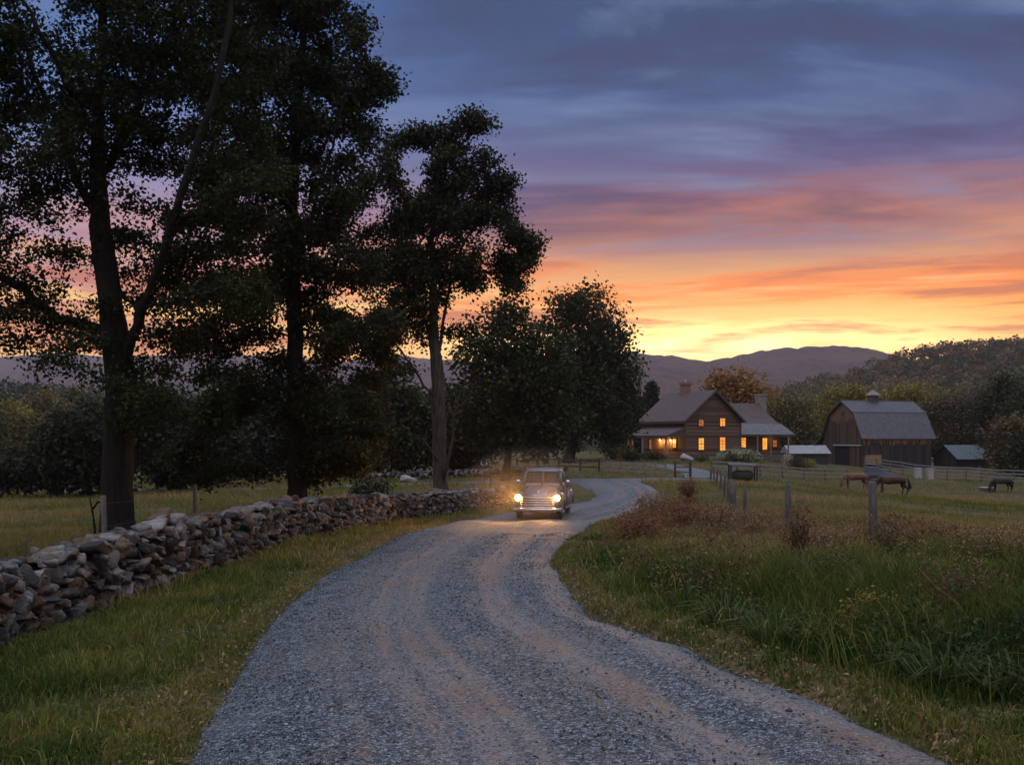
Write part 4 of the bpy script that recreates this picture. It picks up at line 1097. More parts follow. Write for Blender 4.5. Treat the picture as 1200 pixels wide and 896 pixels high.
fence('field_gate', 'pale metal field gate on the far sunlit grass behind the dark trees', [(626, 112), (656, 112)], 1.35, .05, M['palewood'], rails=(.12, .95), rail_r=.025, cat='gate')
fence('wire_fence', 'thin wire fence behind the stone wall with a leaning grey post beside the forked oak', [(-60, 17.5), (28, 19), (124, 18.3), (228, 23), (292, 28), (372, 35)], [.75, .7, 1.6, 1.5, .8, .9], [.03, .03, .055, .05, .035, .04], M['greywood'], wires=(.62, .9),
      leans=[(0, 0), (.03, 0), (-.06, .02), (.01, 0), (.05, 0), (0, 0)])
# short grassland stakes by the pale tree
for px, d, h, lab in [(555, 47, .95, 'thin stake in the dry grass between wall end and pickup'), (575, 50, 1.15, 'dark stake behind the broken end of the stone wall')]:
    o = post_mb(h, .05).build('stake', M['darkwood'], smooth=True); o.location = at(px, d); tag(o, lab, 'stake')
# bent dead sapling left of the oak
b = at(112, 22); root = MB(); root.tube([(0, 0, -.1), (.03, 0, .5), (-.05, .02, .95), (.1, 0, 1.15), (.35, 0, 1.1), (.45, 0, .6), (.5, 0, .1)], [.04, .035, .03, .028, .022, .018, .01], 6)
root.tube([(-.02, 0, .9), (-.1, 0, 1.2), (-.05, 0, 1.4)], [.022, .015, .006], 5)
o = root.build('dead_sapling', M['bark'], smooth=True); o.location = at(110, 23); tag(o, 'bent dead sapling arching over beside the forked oak', 'sapling')

# ------------------------------------------------------------------ farmhouse
HB = (20.3, 110.0, gz(20.3, 110.0))
dzh = (ZC - 2.65) - HB[2]
house = empty('farmhouse', HB, R(30)); tag(house, 'two-storey weathered wooden farmhouse with lit windows, brick chimney and porch', 'house')
W, L, EH, RH = 8.73, 8.2, 4.6, 8.0
mb = MB(); mb.prism([(0, 0, -.6), (W, 0, -.6), (W, 0, EH), (W / 2, 0, RH), (0, 0, EH)], (0, L, 0)); mb.build('wall', M['siding'], house)
mb = MB(); mb.box((-.06, -.06, -.7), (W + .06, L + .06, .25)); mb.build('foundation', M['fieldstone'], house)
sl = (RH - EH) / (W / 2); ov = .42
mb = MB()
mb.slab([(-ov, -ov, EH - ov * sl + .16), (W / 2, -ov, RH + .16), (W / 2, L + ov, RH + .16), (-ov, L + ov, EH - ov * sl + .16)], .16)
mb.slab([(W / 2, -ov, RH + .16), (W + ov, -ov, EH - ov * sl + .16), (W + ov, L + ov, EH - ov * sl + .16), (W / 2, L + ov, RH + .16)], .16)
roof = mb.build('roof', M['shingle'], house)
mb = MB()
for s0, s1 in ((-ov - .03, W / 2), (W + ov + .03, W / 2)):
    mb.prism([(s0, -ov - .05, EH - ov * sl + .19), (s1, -ov - .05, RH + .19), (s1, -ov - .05, RH - .1), (s0, -ov - .05, EH - ov * sl - .1)], (0, .045, 0))
mb.box((-ov - .03, -ov, EH - ov * sl - .1), (-ov + .02, L + ov, EH - ov * sl + .14))
mb.build('bargeboard', M['trim'], house)
for xx in (0, W): MB().box((xx - .1, -.04, .2), (xx + .1, .1, EH - .05)).build('corner_board', M['trim'], house)
ch = MB(); ch.box((W / 2 - .5, 4.65, RH - 1.0), (W / 2 + .5, 5.5, 9.25)); ch.box((W / 2 - .6, 4.55, 9.0), (W / 2 + .6, 5.6, 9.3)); chim = ch.build('chimney', M['brick'], house)
MB().lathe([(.14, 0), (.16, .25), (.12, .32)], (W / 2, 5.08, 9.3), 'z', 12).build('chimney_pot', M['whitepaint'], chim)
def window(parent, x, y, z0, z1, w, face='y', mat='lit', bars=(2, 2), curtain=False, sub=True):
    """face 'y': in a wall at constant y looking to -y; face 'x': wall at constant x looking to -x"""
    Tm = Matrix.Identity(4) if face == 'y' else Matrix(((0, 1, 0, 0), (1, 0, 0, 0), (0, 0, 1, 0), (0, 0, 0, 1)))
    if face == 'x': c, dep = y, x
    else: c, dep = x, y
    fr = MB(); t = .1
    fr.box((c - w / 2 - t, dep - .07, z0 - t), (c - w / 2, dep + .05, z1 + t), Tm); fr.box((c + w / 2, dep - .07, z0 - t), (c + w / 2 + t, dep + .05, z1 + t), Tm)
    fr.box((c - w / 2, dep - .07, z1), (c + w / 2, dep + .05, z1 + t), Tm); fr.box((c - w / 2 - .04, dep - .12, z0 - t), (c + w / 2 + .04, dep + .05, z0), Tm)
    f = fr.build('window', M['trim'], parent)
    MB().box((c - w / 2, dep - .03, z0), (c + w / 2, dep - .012, z1), Tm).build('pane', M[mat], f)
    s = MB(); 
    s.box((c - w / 2, dep - .055, (z0 + z1) / 2 - .03), (c + w / 2, dep - .032, (z0 + z1) / 2 + .03), Tm)
    for k in range(1, bars[0]): s.box((c - w / 2 + w * k / bars[0] - .014, dep - .05, z0), (c - w / 2 + w * k / bars[0] + .014, dep - .034, z1), Tm)
    for k in (.25, .75): s.box((c - w / 2, dep - .05, z0 + (z1 - z0) * k - .012), (c + w / 2, dep - .034, z0 + (z1 - z0) * k + .012), Tm)
    s.build('sash', M['trim'], f)
    return f
w_ = window(house, 2.42, 0, 3.86, 5.15, .74, mat='lit_dim'); tag(w_, 'upstairs window half dark behind its lower glow')
MB().box((2.42 - .37, -.02, 4.6), (2.42 + .37, -.031, 5.15)).build('dark_blind', M['darkpane'], w_)
w_ = window(house, 5.77, 0, 3.86, 5.15, .80); MB().box((5.77 - .4, -.02, 4.78), (5.77 + .4, -.031, 5.15)).build('dark_blind', M['darkpane'], w_)
window(house, 2.42, 0, 1.04, 2.42, .82); window(house, 5.77, 0, .95, 2.5, .86)
window(house, 0, 1.9, 1.3, 2.3, .6, 'x'); window(house, 0, 6.3, 1.1, 2.2, .7, 'x', 'lit_dim')
# porch on the left side
PL = 7.5
pr = MB(); pr.slab([(-2.95, -.1, 2.72), (0, -.1, 3.72), (0, PL, 3.72), (-2.95, PL, 2.72)], .13); prf = pr.build('porch_roof', M['shingle'], house)
pb = MB(); pb.box((-2.9, -.08, 2.42), (-2.72, PL - .05, 2.6)); pb.prism([(-2.9, -.1, 2.58), (0, -.1, 2.58), (0, -.1, 3.56)], (0, .06, 0)); pb.build('porch_beam', M['trim'], house)
MB().box((-2.9, 0, -.4), (0, PL, .32)).build('porch_floor', M['greywood'], house)
for y in (.12, 2.7, 4.5, 6.4, 7.3):
    MB().box((-2.87, y - .075, .32), (-2.72, y + .075, 2.45)).build('porch_post', M['palewood'], house)
dr = MB(); dr.box((-.06, 3.0, .32), (0.02, 3.85, 2.2)); d_ = dr.build('door', pmat('door_wood', (.25, .13, .06), (.15, .08, .04), .5, 3), house)
MB().lathe([(.03, 0), (.045, .03), (.02, .05)], (-.11, 3.12, 1.2), 'x', 10).build('handle', M['wire'], d_)
for y in (3.0 - .55, 4.4):
    lb = MB(); lb.box((-.06, y - .07, 2.18), (0, y + .07, 2.42)); lb.lathe([(.05, 2.36), (.14, 2.3), (.15, 2.27)], (-.2, y, 0), 'z', 14); lb.tube([(0, y, 2.38), (-.2, y, 2.4)], .02, 6)
    lm = lb.build('porch_lamp', M['trim'], house); MB().lathe([(.04, 2.03), (.10, 2.08), (.11, 2.15), (.08, 2.22), (.04, 2.26)], (-.2, y, 0), 'z', 14).build('bulb', M['bulb'], lm, smooth=True)
st = MB(); 
for k in range(3): st.box((-3.2 - .3 * k, 1.1, -.4), (-2.9 - .3 * k, 2.4, .2 - .16 * k))
st.build('porch_steps', M['greywood'], house)
# extension to the right
A0, A1, BF, BW, BM, BR = W + .01, 18.8, 1.0, 3.0, 3.4, 7.0
mb = MB(); mb.prism([(A0, BW, -.6), (A0, 11, -.6), (A0, 11, 3.9), (A0, BR, 6.75), (A0, BM, 3.95), (A0, BW, 3.9)], (A1 - .3 - A0, 0, 0)); mb.build('extension_wall', M['siding'], house)
def curve_roof(prof, x0, x1, t, name, mat):
    mb = MB()
    for (b0, z0), (b1, z1) in zip(prof[:-1], prof[1:]):
        mb.slab([(x0, b0, z0), (x1, b0, z0), (x1, b1, z1), (x0, b1, z1)], t)
    return mb.build(name, mat, house)
curve_roof([(BM, 4.25), (4.6, 4.95), (5.8, 5.85), (BR, 6.98), ], A0, A1, .14, 'extension_roof', M['shingle'])
curve_roof([(BR, 6.98), (11.4, 3.9)], A0, A1, .14, 'extension_back_roof', M['shingle'])
curve_roof([(BF, 2.87), (BM, 4.24)], A0, A1 + .3, .06, 'tin_porch_roof', M['metalroof'])
rb = MB()
for k in range(24):
    xx = A0 + .15 + k * (A1 + .1 - A0) / 23.5
    rb.slab([(xx, BF - .02, 2.92), (xx + .06, BF - .02, 2.92), (xx + .06, BM, 4.30), (xx, BM, 4.30)], .055)
rb.build('roof_seam', M['metalroof'], house)
MB().box((A0, BF + .05, 2.62), (A1 + .2, BF + .2, 2.8)).build('extension_beam', M['trim'], house)
MB().box((A0, BF, -.5), (A1 - .1, BW, .28)).build('extension_porch_floor', M['greywood'], house)
for xx in (9.3, 12.6, 14.9, 18.0): MB().box((xx - .07, BF + .05, .28), (xx + .07, BF + .2, 2.64)).build('porch_post', M['palewood'], house)
window(house, 11.95, BW, 1.25, 2.45, 1.0); 
d2_ = MB().box((15.2, BW - .05, .28), (16.2, BW + .02, 2.5)).build('door', pmat('door_wood_red', (.22, .08, .04), (.14, .05, .03), .5, 3), house); MB().box((15.33, BW - .08, .95), (16.07, BW - .055, 2.4)).build('door_glass', M['lit'], d2_)
window(house, 17.5, BW, 1.3, 2.1, .7, mat='lit_dim')
ch = MB(); ch.box((A1 - .25, BR - .8, -.5), (A1 + .7, BR + .8, 5.2)); ch.box((A1 - .22, BR - .65, 5.2), (A1 + .68, BR + .65, 8.1)); ch.box((A1 - .3, BR - .75, 8.0), (A1 + .76, BR + .75, 8.25)); ch.build('stone_chimney', M['fieldstone'], house, bevel=.04)

# ------------------------------------------------------------------ barn
BB = (50.3, 135.0, gz(50.3, 135)); barn = empty('barn', BB, R(20)); tag(barn, 'old gambrel-roofed wooden barn with grey metal roof and small cupola', 'barn')
BL, BG = 12.9, 8.4
prof = [(0, 4.5), (1.55, 7.75), (BG / 2, 9.55), (BG - 1.55, 7.75), (BG, 4.5)]
MB().prism([(0.25, 0, -.8), (0.25, BG, -.8)] + [(0.25, y, z - .1) for y, z in reversed(prof)], (BL - .5, 0, 0)).build('wall', M['barnwood'], barn)
MB().prism([(0.2, 0.02, -.8), (0.2, BG - .02, -.8)] + [(0.2, y, z - .12) for y, z in reversed(prof)], (-.06, 0, 0)).build('gable_wall', M['barngable'], barn)
mb = MB(); pe = [(-.45, 3.95), (1.5, 7.8), (BG / 2, 9.65), (BG - 1.5, 7.8), (BG + .3, 4.2)]
for (y0, z0), (y1, z1) in zip(pe[:-1], pe[1:]):
    mb.slab([(-.3, y0, z0 + .08), (BL + .3, y0, z0 + .08), (BL + .3, y1, z1 + .08), (-.3, y1, z1 + .08)], .09)
mb.build('roof', M['barnroof'], barn)
mb = MB()
for k in range(28):
    xx = -.25 + k * (BL + .5) / 27.5
    for (y0, z0), (y1, z1) in list(zip(pe[:-1], pe[1:]))[:2]:
        mb.slab([(xx, y0, z0 + .115), (xx + .05, y0, z0 + .115), (xx + .05, y1, z1 + .115), (xx, y1, z1 + .115)], .05)
mb.build('roof_seam', M['barnroof'], barn)
fl_ = MB()
fl_.box((-.32, 1.44, 7.86), (BL + .32, 1.56, 7.96)); fl_.box((-.32, BG / 2 - .1, 9.72), (BL + .32, BG / 2 + .1, 9.80)); fl_.build('roof_flashing', M['metalroof'], barn)
# lean-to that carries the far slope outwards
mb = MB(); lp = [(BG + .25, 4.3), (BG + 1.3, 3.5), (BG + 3.4, 2.75)]
for (y0, z0), (y1, z1) in zip(lp[:-1], lp[1:]): mb.slab([(-.3, y0, z0 + .05), (BL * .8, y0, z0 + .05), (BL * .8, y1, z1 + .05), (-.3, y1, z1 + .05)], .1)
mb.build('lean_to_roof', M['barnroof'], barn)
for xx in (0, 4.5, 9): MB().box((xx, BG + 3.1, -.6), (xx + .16, BG + 3.26, 2.75)).build('lean_to_post', M['darkwood'], barn)
mb = MB()
for (y0, z0), (y1, z1) in zip(pe[:-1], pe[1:]):
    mb.prism([(-.36, y0, z0 + .1), (-.36, y1, z1 + .1), (-.36, y1, z1 - .2), (-.36, y0, z0 - .2)], (.05, 0, 0))
for (y0, z0), (y1, z1) in zip(lp[:-1], lp[1:]): mb.prism([(-.36, y0, z0 + .07), (-.36, y1, z1 + .07), (-.36, y1, z1 - .22), (-.36, y0, z0 - .22)], (.05, 0, 0))
mb.build('bargeboard', M['trim'], barn)
MB().prism([(.5, BG, -.6), (.5, BG + 3.1, -.6), (.5, BG + 3.1, 2.5), (.5, BG, 4.0)], (.12, 0, 0)).build('lean_to_wall', M['barnwood'], barn)
MB().box((.10, 2.6, -.5), (.13, 5.9, 2.9)).build('doorway', pmat('barn_dark', (.012, .01, .009), (.006, .005, .005), .95, 2, bmp=0), barn)
sd = MB().box((.02, .35, -.5), (.09, 2.6, 2.95)).build('sliding_door', M['barngable'], barn)
MB().box((-.12, .2, 3.0), (.1, 6.1, 3.18)).build('door_rail', M['whitepaint'], barn)
MB().box((.08, 3.75, 7.3), (.12, 4.65, 8.1)).build('hay_door', M['trim'], barn)
cu = MB(); cx_, cy_ = BL * .44, BG / 2; cu.box((cx_ - .55, cy_ - .55, 9.2), (cx_ + .55, cy_ + .55, 10.55)); cup = cu.build('cupola', M['greywood'], barn)
cu = MB()
for k in range(5): cu.box((cx_ - .36, cy_ - .58, 9.75 + k * .15), (cx_ + .36, cy_ - .555, 9.83 + k * .15)); 
cu.build('louvre', M['trim'], cup)
cu = MB(); cu.loft([[(cx_ + sx * s, cy_ + sy * s, z) for sx, sy in ((-1, -1), (1, -1), (1, 1), (-1, 1))] for s, z in ((.80, 10.5), (.77, 10.6), (.4, 11.0), (.07, 11.25), (.03, 11.5))]); cu.build('cupola_roof', M['palewood'], cup)
MB().box((.6, -.14, .3), (3.4, -.02, 1.7)).build('feed_rack', pmat('fresh_boards', (.35, .2, .09), (.22, .12, .06), .8, 3), barn)

# shed to the right
SB = at(1120, 138); shed = empty('shed', SB, R(12)); tag(shed, 'small low shed with blue green tin roof right of the barn', 'shed')
MB().prism([(0, 0, -.8), (0, 5, -.8), (0, 5, 1.7), (0, 2.2, 3.3), (0, 0, 1.7)], (5.4, 0, 0)).build('wall', M['barnwood'], shed)
mb = MB(); mb.slab([(-.4, -.9, 1.35), (5.8, -.9, 1.35), (5.8, 2.2, 3.42), (-.4, 2.2, 3.42)], .08); mb.slab([(-.4, 2.2, 3.42), (5.8, 2.2, 3.42), (5.8, 5.3, 1.6), (-.4, 5.3, 1.6)], .08); mb.build('roof', M['greenroof'], shed)
MB().box((1.2, -.05, -.5), (3.2, .02, 1.5)).build('door', M['darkwood'], shed)
# low white-roofed outbuilding between house and barn
OB = at(926, 132); ob = empty('white_roofed_shed', OB, R(6)); tag(ob, 'long low outbuilding with white sheet roof between house and barn', 'shed')
MB().box((0, 0, -.6), (5.6, 3, 1.3)).build('wall', M['darkwood'], ob)
mb = MB(); mb.loft([[(-.25, -.35, 1.15), (-.25, 1.5, 2.3), (-.25, 3.3, 1.15), (-.25, 1.5, 1.25)], [(5.9, -.35, 1.15), (5.9, 1.5, 2.3), (5.9, 3.3, 1.15), (5.9, 1.5, 1.25)]]); mb.build('roof', M['whiteroof'], ob)

# pale gate pillars by the barn fence
for px, lab in [(1075.5, 'pale square gate pillar nearer the barn door side'), (1090, 'pale square gate pillar beside the shed side of the dark gap')]:
    b = at(px, 106); o = MB().box((-.33, -.3, -.3), (.33, .3, 1.1)).box((-.38, -.35, 1.1), (.38, .35, 1.2)).build('gate_pillar', M['whitepaint'], bevel=.03); o.location = b; tag(o, lab, 'pillar')

# hay feeder: table-like roof on posts over a dark heap
b = at(856, 79); hf = empty('hay_feeder', b, R(-4)); tag(hf, 'dark roofed wooden hay feeder standing in trampled earth by the yard fence', 'feeder')
MB().slab([(-.15, -.5, 1.28), (2.35, -.5, 1.2), (2.35, 1.0, 1.38), (-.15, 1.0, 1.46)], .08).build('feeder_roof', M['greywood'], hf)
for x in (0, 2.15):
    for y in (-.3, .85): MB().box((x - .06, y - .06, -.3), (x + .06, y + .06, 1.3)).build('leg', M['darkwood'], hf)
MB().loft([[(1.05 + math.cos(a) * r * 1.05, .3 + math.sin(a) * r * .7, z) for a in np.linspace(0, 2 * math.pi, 18, endpoint=False)] for r, z in ((.75, -.1), (.88, .35), (.82, .7), (.55, .8))]).build('trough', M['darkwood'], hf, smooth=True)

# ------------------------------------------------------------------ pickup truck (front towards -y)
TD = 34.2; tb = at(638.5, 35.2); truck = empty('pickup_truck', (tb[0], tb[1], float(hgt(np.array([tb[0]]), np.array([tb[1]]))[0]) + .20), R(-9))
tag(truck, 'old rounded grey pickup truck with both headlights lit on the gravel road', 'pickup truck')
M['paint'] = pmat('worn_grey_paint', (.125, .14, .155), (.075, .083, .09), .28, 3, metal=.25, bmp=.04, bdist=.005, spec=.6)
M['chrome'] = pmat('chrome', (.72, .70, .67), (.55, .53, .5), .16, 6, metal=1.0, bmp=.02)
M['rubber'] = pmat('rubber', (.02, .02, .02), (.012, .012, .012), .85, 10, bmp=.3)
M['headlight'] = emit_mat('headlight_lens', (1.0, .47, .095), 55.0)
mg, nt, bb, out = new_mat('window_glass'); bb.inputs['Base Color'].default_value = (.02, .02, .02, 1); bb.inputs['Roughness'].default_value = .04; bb.inputs['Specular IOR Level'].default_value = .7
tr = N(nt, 'ShaderNodeBsdfTransparent'); tr.inputs[0].default_value = (.75, .78, .78, 1); mx = N(nt, 'ShaderNodeMixShader'); mx.inputs[0].default_value = .18
nt.links.new(tr.outputs[0], mx.inputs[1]); nt.links.new(bb.outputs[0], mx.inputs[2]); nt.links.new(mx.outputs[0], out.inputs[0]); M['glass'] = mg
def rrect(x, y0, y1, z, p=.28, n=24):
    """rounded rectangle outline half width x from y0 to y1"""
    cy, hy = (y0 + y1) / 2, (y1 - y0) / 2; o = []
    for k in range(n):
        a = 2 * math.pi * k / n; c, s = math.cos(a), math.sin(a)
        o.append((x * math.copysign(abs(c) ** p, c), cy + hy * math.copysign(abs(s) ** p, s), z))
    return o
def arch(y, w, zb, zt, p=.55, n=18):
    """cross-section of a hood: arch of half width w at station y"""
    return [(w * math.copysign(abs(math.cos(a)) ** p, math.cos(a)), y, zb + (zt - zb) * abs(math.sin(a)) ** p) for a in np.linspace(0, math.pi, n)]
mb = MB(); mb.loft([rrect(.70, -.72, .56, .42), rrect(.745, -.74, .6, .6), rrect(.76, -.74, .62, .9), rrect(.75, -.74, .62, 1.12), rrect(.72, -.70, .60, 1.24)])
cab = mb.build('cab', M['paint'], truck, smooth=True, bevel=.0)
mb = MB(); mb.loft([rrect(.655, -.50, .50, 1.62, .36), rrect(.66, -.52, .51, 1.67, .36), rrect(.62, -.47, .47, 1.73, .4), rrect(.5, -.36, .38, 1.775, .45), rrect(.25, -.18, .2, 1.79, .5)])
mb.build('cab_roof', M['paint'], truck, smooth=True)
mb = MB()
for sx in (-1, 1):
    mb.tube([(sx * .70, -.68, 1.2), (sx * .635, -.46, 1.66)], [.045, .04], 8); mb.tube([(sx * .71, .30, 1.2), (sx * .65, .26, 1.66)], [.05, .045], 8); mb.tube([(sx * .66, .56, 1.2), (sx * .60, .46, 1.66)], [.07, .06], 8)
mb.tube([(0, -.715, 1.2), (0, -.515, 1.66)], [.024, .022], 6)
mb.box((-.66, .53, 1.15), (.66, .57, 1.3)); mb.build('pillar', M['paint'], truck, smooth=True)
gl = MB()
for sx in (-1, 1): gl.prism([(sx * .03, -.70, 1.235), (sx * .67, -.665, 1.235), (sx * .615, -.47, 1.635), (sx * .03, -.505, 1.635)], (0, .012, .004))
gl.build('windshield', M['glass'], truck)
for sx in (-1, 1): MB().prism([(sx * .705, -.60, 1.24), (sx * .71, .27, 1.24), (sx * .65, .23, 1.63), (sx * .645, -.44, 1.63)], (sx * -.012, 0, 0)).build('side_window', M['glass'], truck)
MB().prism([(-.5, .555, 1.3), (.5, .555, 1.3), (.45, .48, 1.58), (-.45, .48, 1.58)], (0, -.012, 0)).build('rear_window', M['glass'], truck)
MB().box((-.62, .1, .7), (.62, .45, .92)).box((-.62, .36, .9), (.62, .5, 1.34)).build('bench_seat', pmat('seat_leather', (.09, .06, .045), (.05, .035, .03), .6, 4), truck, bevel=.05)
MB().lathe([(.19, -.012), (.205, 0), (.19, .012), (.175, 0), (.19, -.012)], (.33, -.28, 1.22), 'y', 20).build('steering_wheel', M['rubber'], truck)
MB().prism([(.12, -.52, 1.26), (.46, -.52, 1.26), (.46, -.47, 1.56), (.12, -.47, 1.56)], (0, .01, 0)).build('sun_visor_card', M['palewood'], truck)
mb = MB(); mb.loft([arch(-2.12, .40, .46, .80), arch(-2.08, .47, .44, .90), arch(-1.95, .53, .43, .98), arch(-1.6, .57, .43, 1.06), arch(-1.1, .62, .43, 1.14), arch(-.70, .685, .43, 1.22)]); mb.build('hood', M['paint'], truck, smooth=True)
MB().tube([(0, -2.05, .945), (0, -1.5, 1.085), (0, -.75, 1.235)], [.014, .016, .014], 6).build('hood_strip', M['chrome'], truck, smooth=True)
MB().box((-.17, -2.20, .845), (.17, -2.09, .90)).build('hood_badge', M['chrome'], truck, bevel=.015)
# grille: five curved bars in front of a dark mouth
MB().loft([[(-.58, -1.98, .44), (.58, -1.98, .44), (.50, -1.98, .84), (-.50, -1.98, .84)], [(-.57, -2.19, .44), (.57, -2.19, .44), (.47, -2.19, .82), (-.47, -2.19, .82)]]).build('grille_mouth', M['darkpane'], truck)
g = MB()
for k in range(5):
    z = .475 + k * .082; w = .66 - k * .024
    g.tube([(-w, -2.13, z), (-w * .9, -2.19, z), (-w * .45, -2.225, z), (0, -2.24, z), (w * .45, -2.225, z), (w * .9, -2.19, z), (w, -2.13, z)], .024, 8)
for xx in (-.38, 0, .38): g.box((xx - .01, -2.205, .45), (xx + .01, -2.192, .81))
g.build('grille', M['chrome'], truck, smooth=True)
def fender(cx, cy, rx, ry, rz, cz, ya, wr, zlow):
    vs = []; nu, nv = 28, 18
    for i in range(nv + 1):
        ph = math.pi * i / nv
        for j in range(nu):
            th = 2 * math.pi * j / nu
            p = .75; c = lambda t: math.copysign(abs(math.cos(t)) ** p, math.cos(t)); s = lambda t: math.copysign(abs(math.sin(t)) ** p, math.sin(t))
            x, y, z = cx + rx * s(ph) * c(th), cy + ry * c(ph), cz + rz * s(ph) * s(th)
            dy = y - ya; zm = .34 + math.sqrt(max(wr * wr - dy * dy, 0)) if abs(dy) < wr else zlow
            vs.append((x, y, max(z, zm)))
    fs = [(i * nu + j, i * nu + (j + 1) % nu, (i + 1) * nu + (j + 1) % nu, (i + 1) * nu + j) for i in range(nv) for j in range(nu)]
    return MB().add(vs, fs)
for sx in (-1, 1):
    fn = fender(sx * .68, -1.46, .235, .74, .46, .52, -1.5, .40, .33).build('front_fender', M['paint'], truck, smooth=True)
    fender(sx * .79, 1.32, .16, .66, .46, .48, 1.3, .40, .36).build('rear_fender', M['paint'], truck, smooth=True)
    hl = MB().lathe([(.03, .12), (.085, .06), (.115, -.02), (.125, -.06), (.10, -.065)], (sx * .685, -2.10, .80), 'y', 22).build('headlight', M['chrome'], truck, smooth=True)
    MB().lathe([(.112, -.066), (.106, -.088), (.07, -.104), (.01, -.112)], (sx * .685, -2.10, .80), 'y', 22).build('lens', M['headlight'], hl, smooth=True)
    MB().lathe([(.035, 0), (.04, -.03), (.02, -.05)], (sx * .60, -2.14, .60), 'y', 12).build('parking_light', M['chrome'], truck, smooth=True)
    for y in (-1.5, 1.3):
        wh = MB().lathe([(.20, -.09), (.30, -.095), (.345, -.07), (.36, 0), (.345, .07), (.30, .095), (.20, .09)], (sx * .72, y, .36), 'x', 28).build('wheel', M['rubber'], truck, smooth=True)
        MB().lathe([(.02, sx * .115), (.09, sx * .115), (.13, sx * .085), (.2, sx * .07), (.2, sx * .03)], (sx * .72, y, .36), 'x', 20).build('hubcap', M['chrome'], wh, smooth=True)
    MB().box((sx * .80 - .13, -.78, .35), (sx * .80 + .13, .70, .40)).build('running_board', M['chrome'], truck, bevel=.015)
    door = MB().box((sx * .762 - .006, -.55, .56), (sx * .762 + .006, .28, 1.17)).build('door', M['paint'], truck, bevel=.006)
    MB().tube([(sx * .775, .08, 1.02), (sx * .80, .12, 1.02), (sx * .80, .22, 1.02)], .013, 6).build('handle', M['chrome'], door)
    mr = MB().tube([(sx * .74, -.55, 1.2), (sx * .90, -.60, 1.27)], .01, 6).lathe([(.01, -.025), (.075, -.02), (.08, .01), (.07, .015)], (sx * .92, -.6, 1.29), 'y', 16).build('mirror', M['chrome'], truck, smooth=True)
mb = MB(); pts = [(-.88, -2.10, .40), (-.84, -2.28, .40), (-.5, -2.36, .40), (0, -2.39, .40), (.5, -2.36, .40), (.84, -2.28, .40), (.88, -2.10, .40)]
mb.loft([[(x, y, z - .065), (x, y - .035, z - .03), (x, y - .04, z + .03), (x, y, z + .065), (x * .995, y + .02, z)] for x, y, z in pts]); mb.build('bumper', M['chrome'], truck, smooth=True)
MB().box((-.52, -2.24, .20), (-.2, -2.22, .31)).build('licence_plate', M['palewood'], truck, bevel=.005)
MB().tube([(-.05, -2.2, .26), (.42, -2.2, .26)], .02, 6).tube([(-.6, -1.5, .36), (.6, -1.5, .36)], .045, 8).tube([(-.6, 1.3, .36), (.6, 1.3, .36)], .05, 8).box((-.42, -2.0, .36), (-.34, 2.2, .46)).box((.34, -2.0, .36), (.42, 2.2, .46)).build('chassis', M['rubber'], truck)
bd = MB(); bd.box((-.66, .68, .50), (.66, 2.3, .56))
for sx in (-1, 1): bd.box((sx * .66 - .025, .68, .50), (sx * .66 + .025, 2.3, .98))
bd.box((-.66, .66, .50), (.66, .70, 1.05)); bd.box((-.66, 2.27, .50), (.66, 2.31, .98)); bd.build('cargo_bed', M['paint'], truck)
for sx in (-1, 1):
    rk = MB()
    for y in (.78, 1.45, 2.15): rk.box((sx * .66 - .03, y - .03, .95), (sx * .66 + .03, y + .03, 1.42))
    for z in (1.12, 1.3): rk.box((sx * .66 + sx * .032 - .012, .72, z - .055), (sx * .66 + sx * .032 + .012, 2.25, z + .055))
    rk.build('stake_rack', M['darkwood'], truck)
# added volume round the truck's front, scatters the lamps' light into a bloom-like halo
md = bpy.data.materials.new('halo_volume'); md.use_nodes = True; nt = md.node_tree; nt.nodes.clear()
o_ = N(nt, 'ShaderNodeOutputMaterial'); v_ = N(nt, 'ShaderNodeVolumePrincipled'); v_.inputs['Color'].default_value = (.95, .85, .72, 1); v_.inputs['Density'].default_value = .014; v_.inputs['Anisotropy'].default_value = .3
nt.links.new(v_.outputs[0], o_.inputs['Volume'])
vs_, fs_ = ico_sub(3); du = MB().add([(p[0] * 2.6, p[1] * 2.4, p[2] * 1.7) for p in vs_], [tuple(f) for f in fs_]).build('headlight_halo', md); du.location = (truck.location[0] - .55, truck.location[1] - 2.6, truck.location[2] + 1.0); tag(du, kind='stuff')
# the headlamps' light
for sx in (-1, 1):
    l = bpy.data.lights.new('headlamp_beam', 'SPOT'); l.energy = 1100; l.color = (1, .46, .11); l.spot_size = R(92); l.spot_blend = 1.0; l.shadow_soft_size = .09
    o = bpy.data.objects.new('headlamp_beam', l); COL.objects.link(o); o.parent = truck; o.location = (sx * .685, -2.24, .80); o.rotation_euler = (R(102), 0, R(158))
for y in (2.45, 4.4):
    l = bpy.data.lights.new('porch_lamp_light', 'POINT'); l.energy = 130; l.color = (1, .5, .14); l.shadow_soft_size = .12
    o = bpy.data.objects.new('porch_lamp_light', l); COL.objects.link(o); o.parent = house; o.location = (-.42, y, 2.0)
for x, y in ((14.2, 2.2),):
    l = bpy.data.lights.new('extension_porch_light', 'POINT'); l.energy = 18; l.color = (1, .45, .12); l.shadow_soft_size = .1
    o = bpy.data.objects.new('extension_porch_light', l); COL.objects.link(o); o.parent = house; o.location = (16.7, 2.3, 2.2)

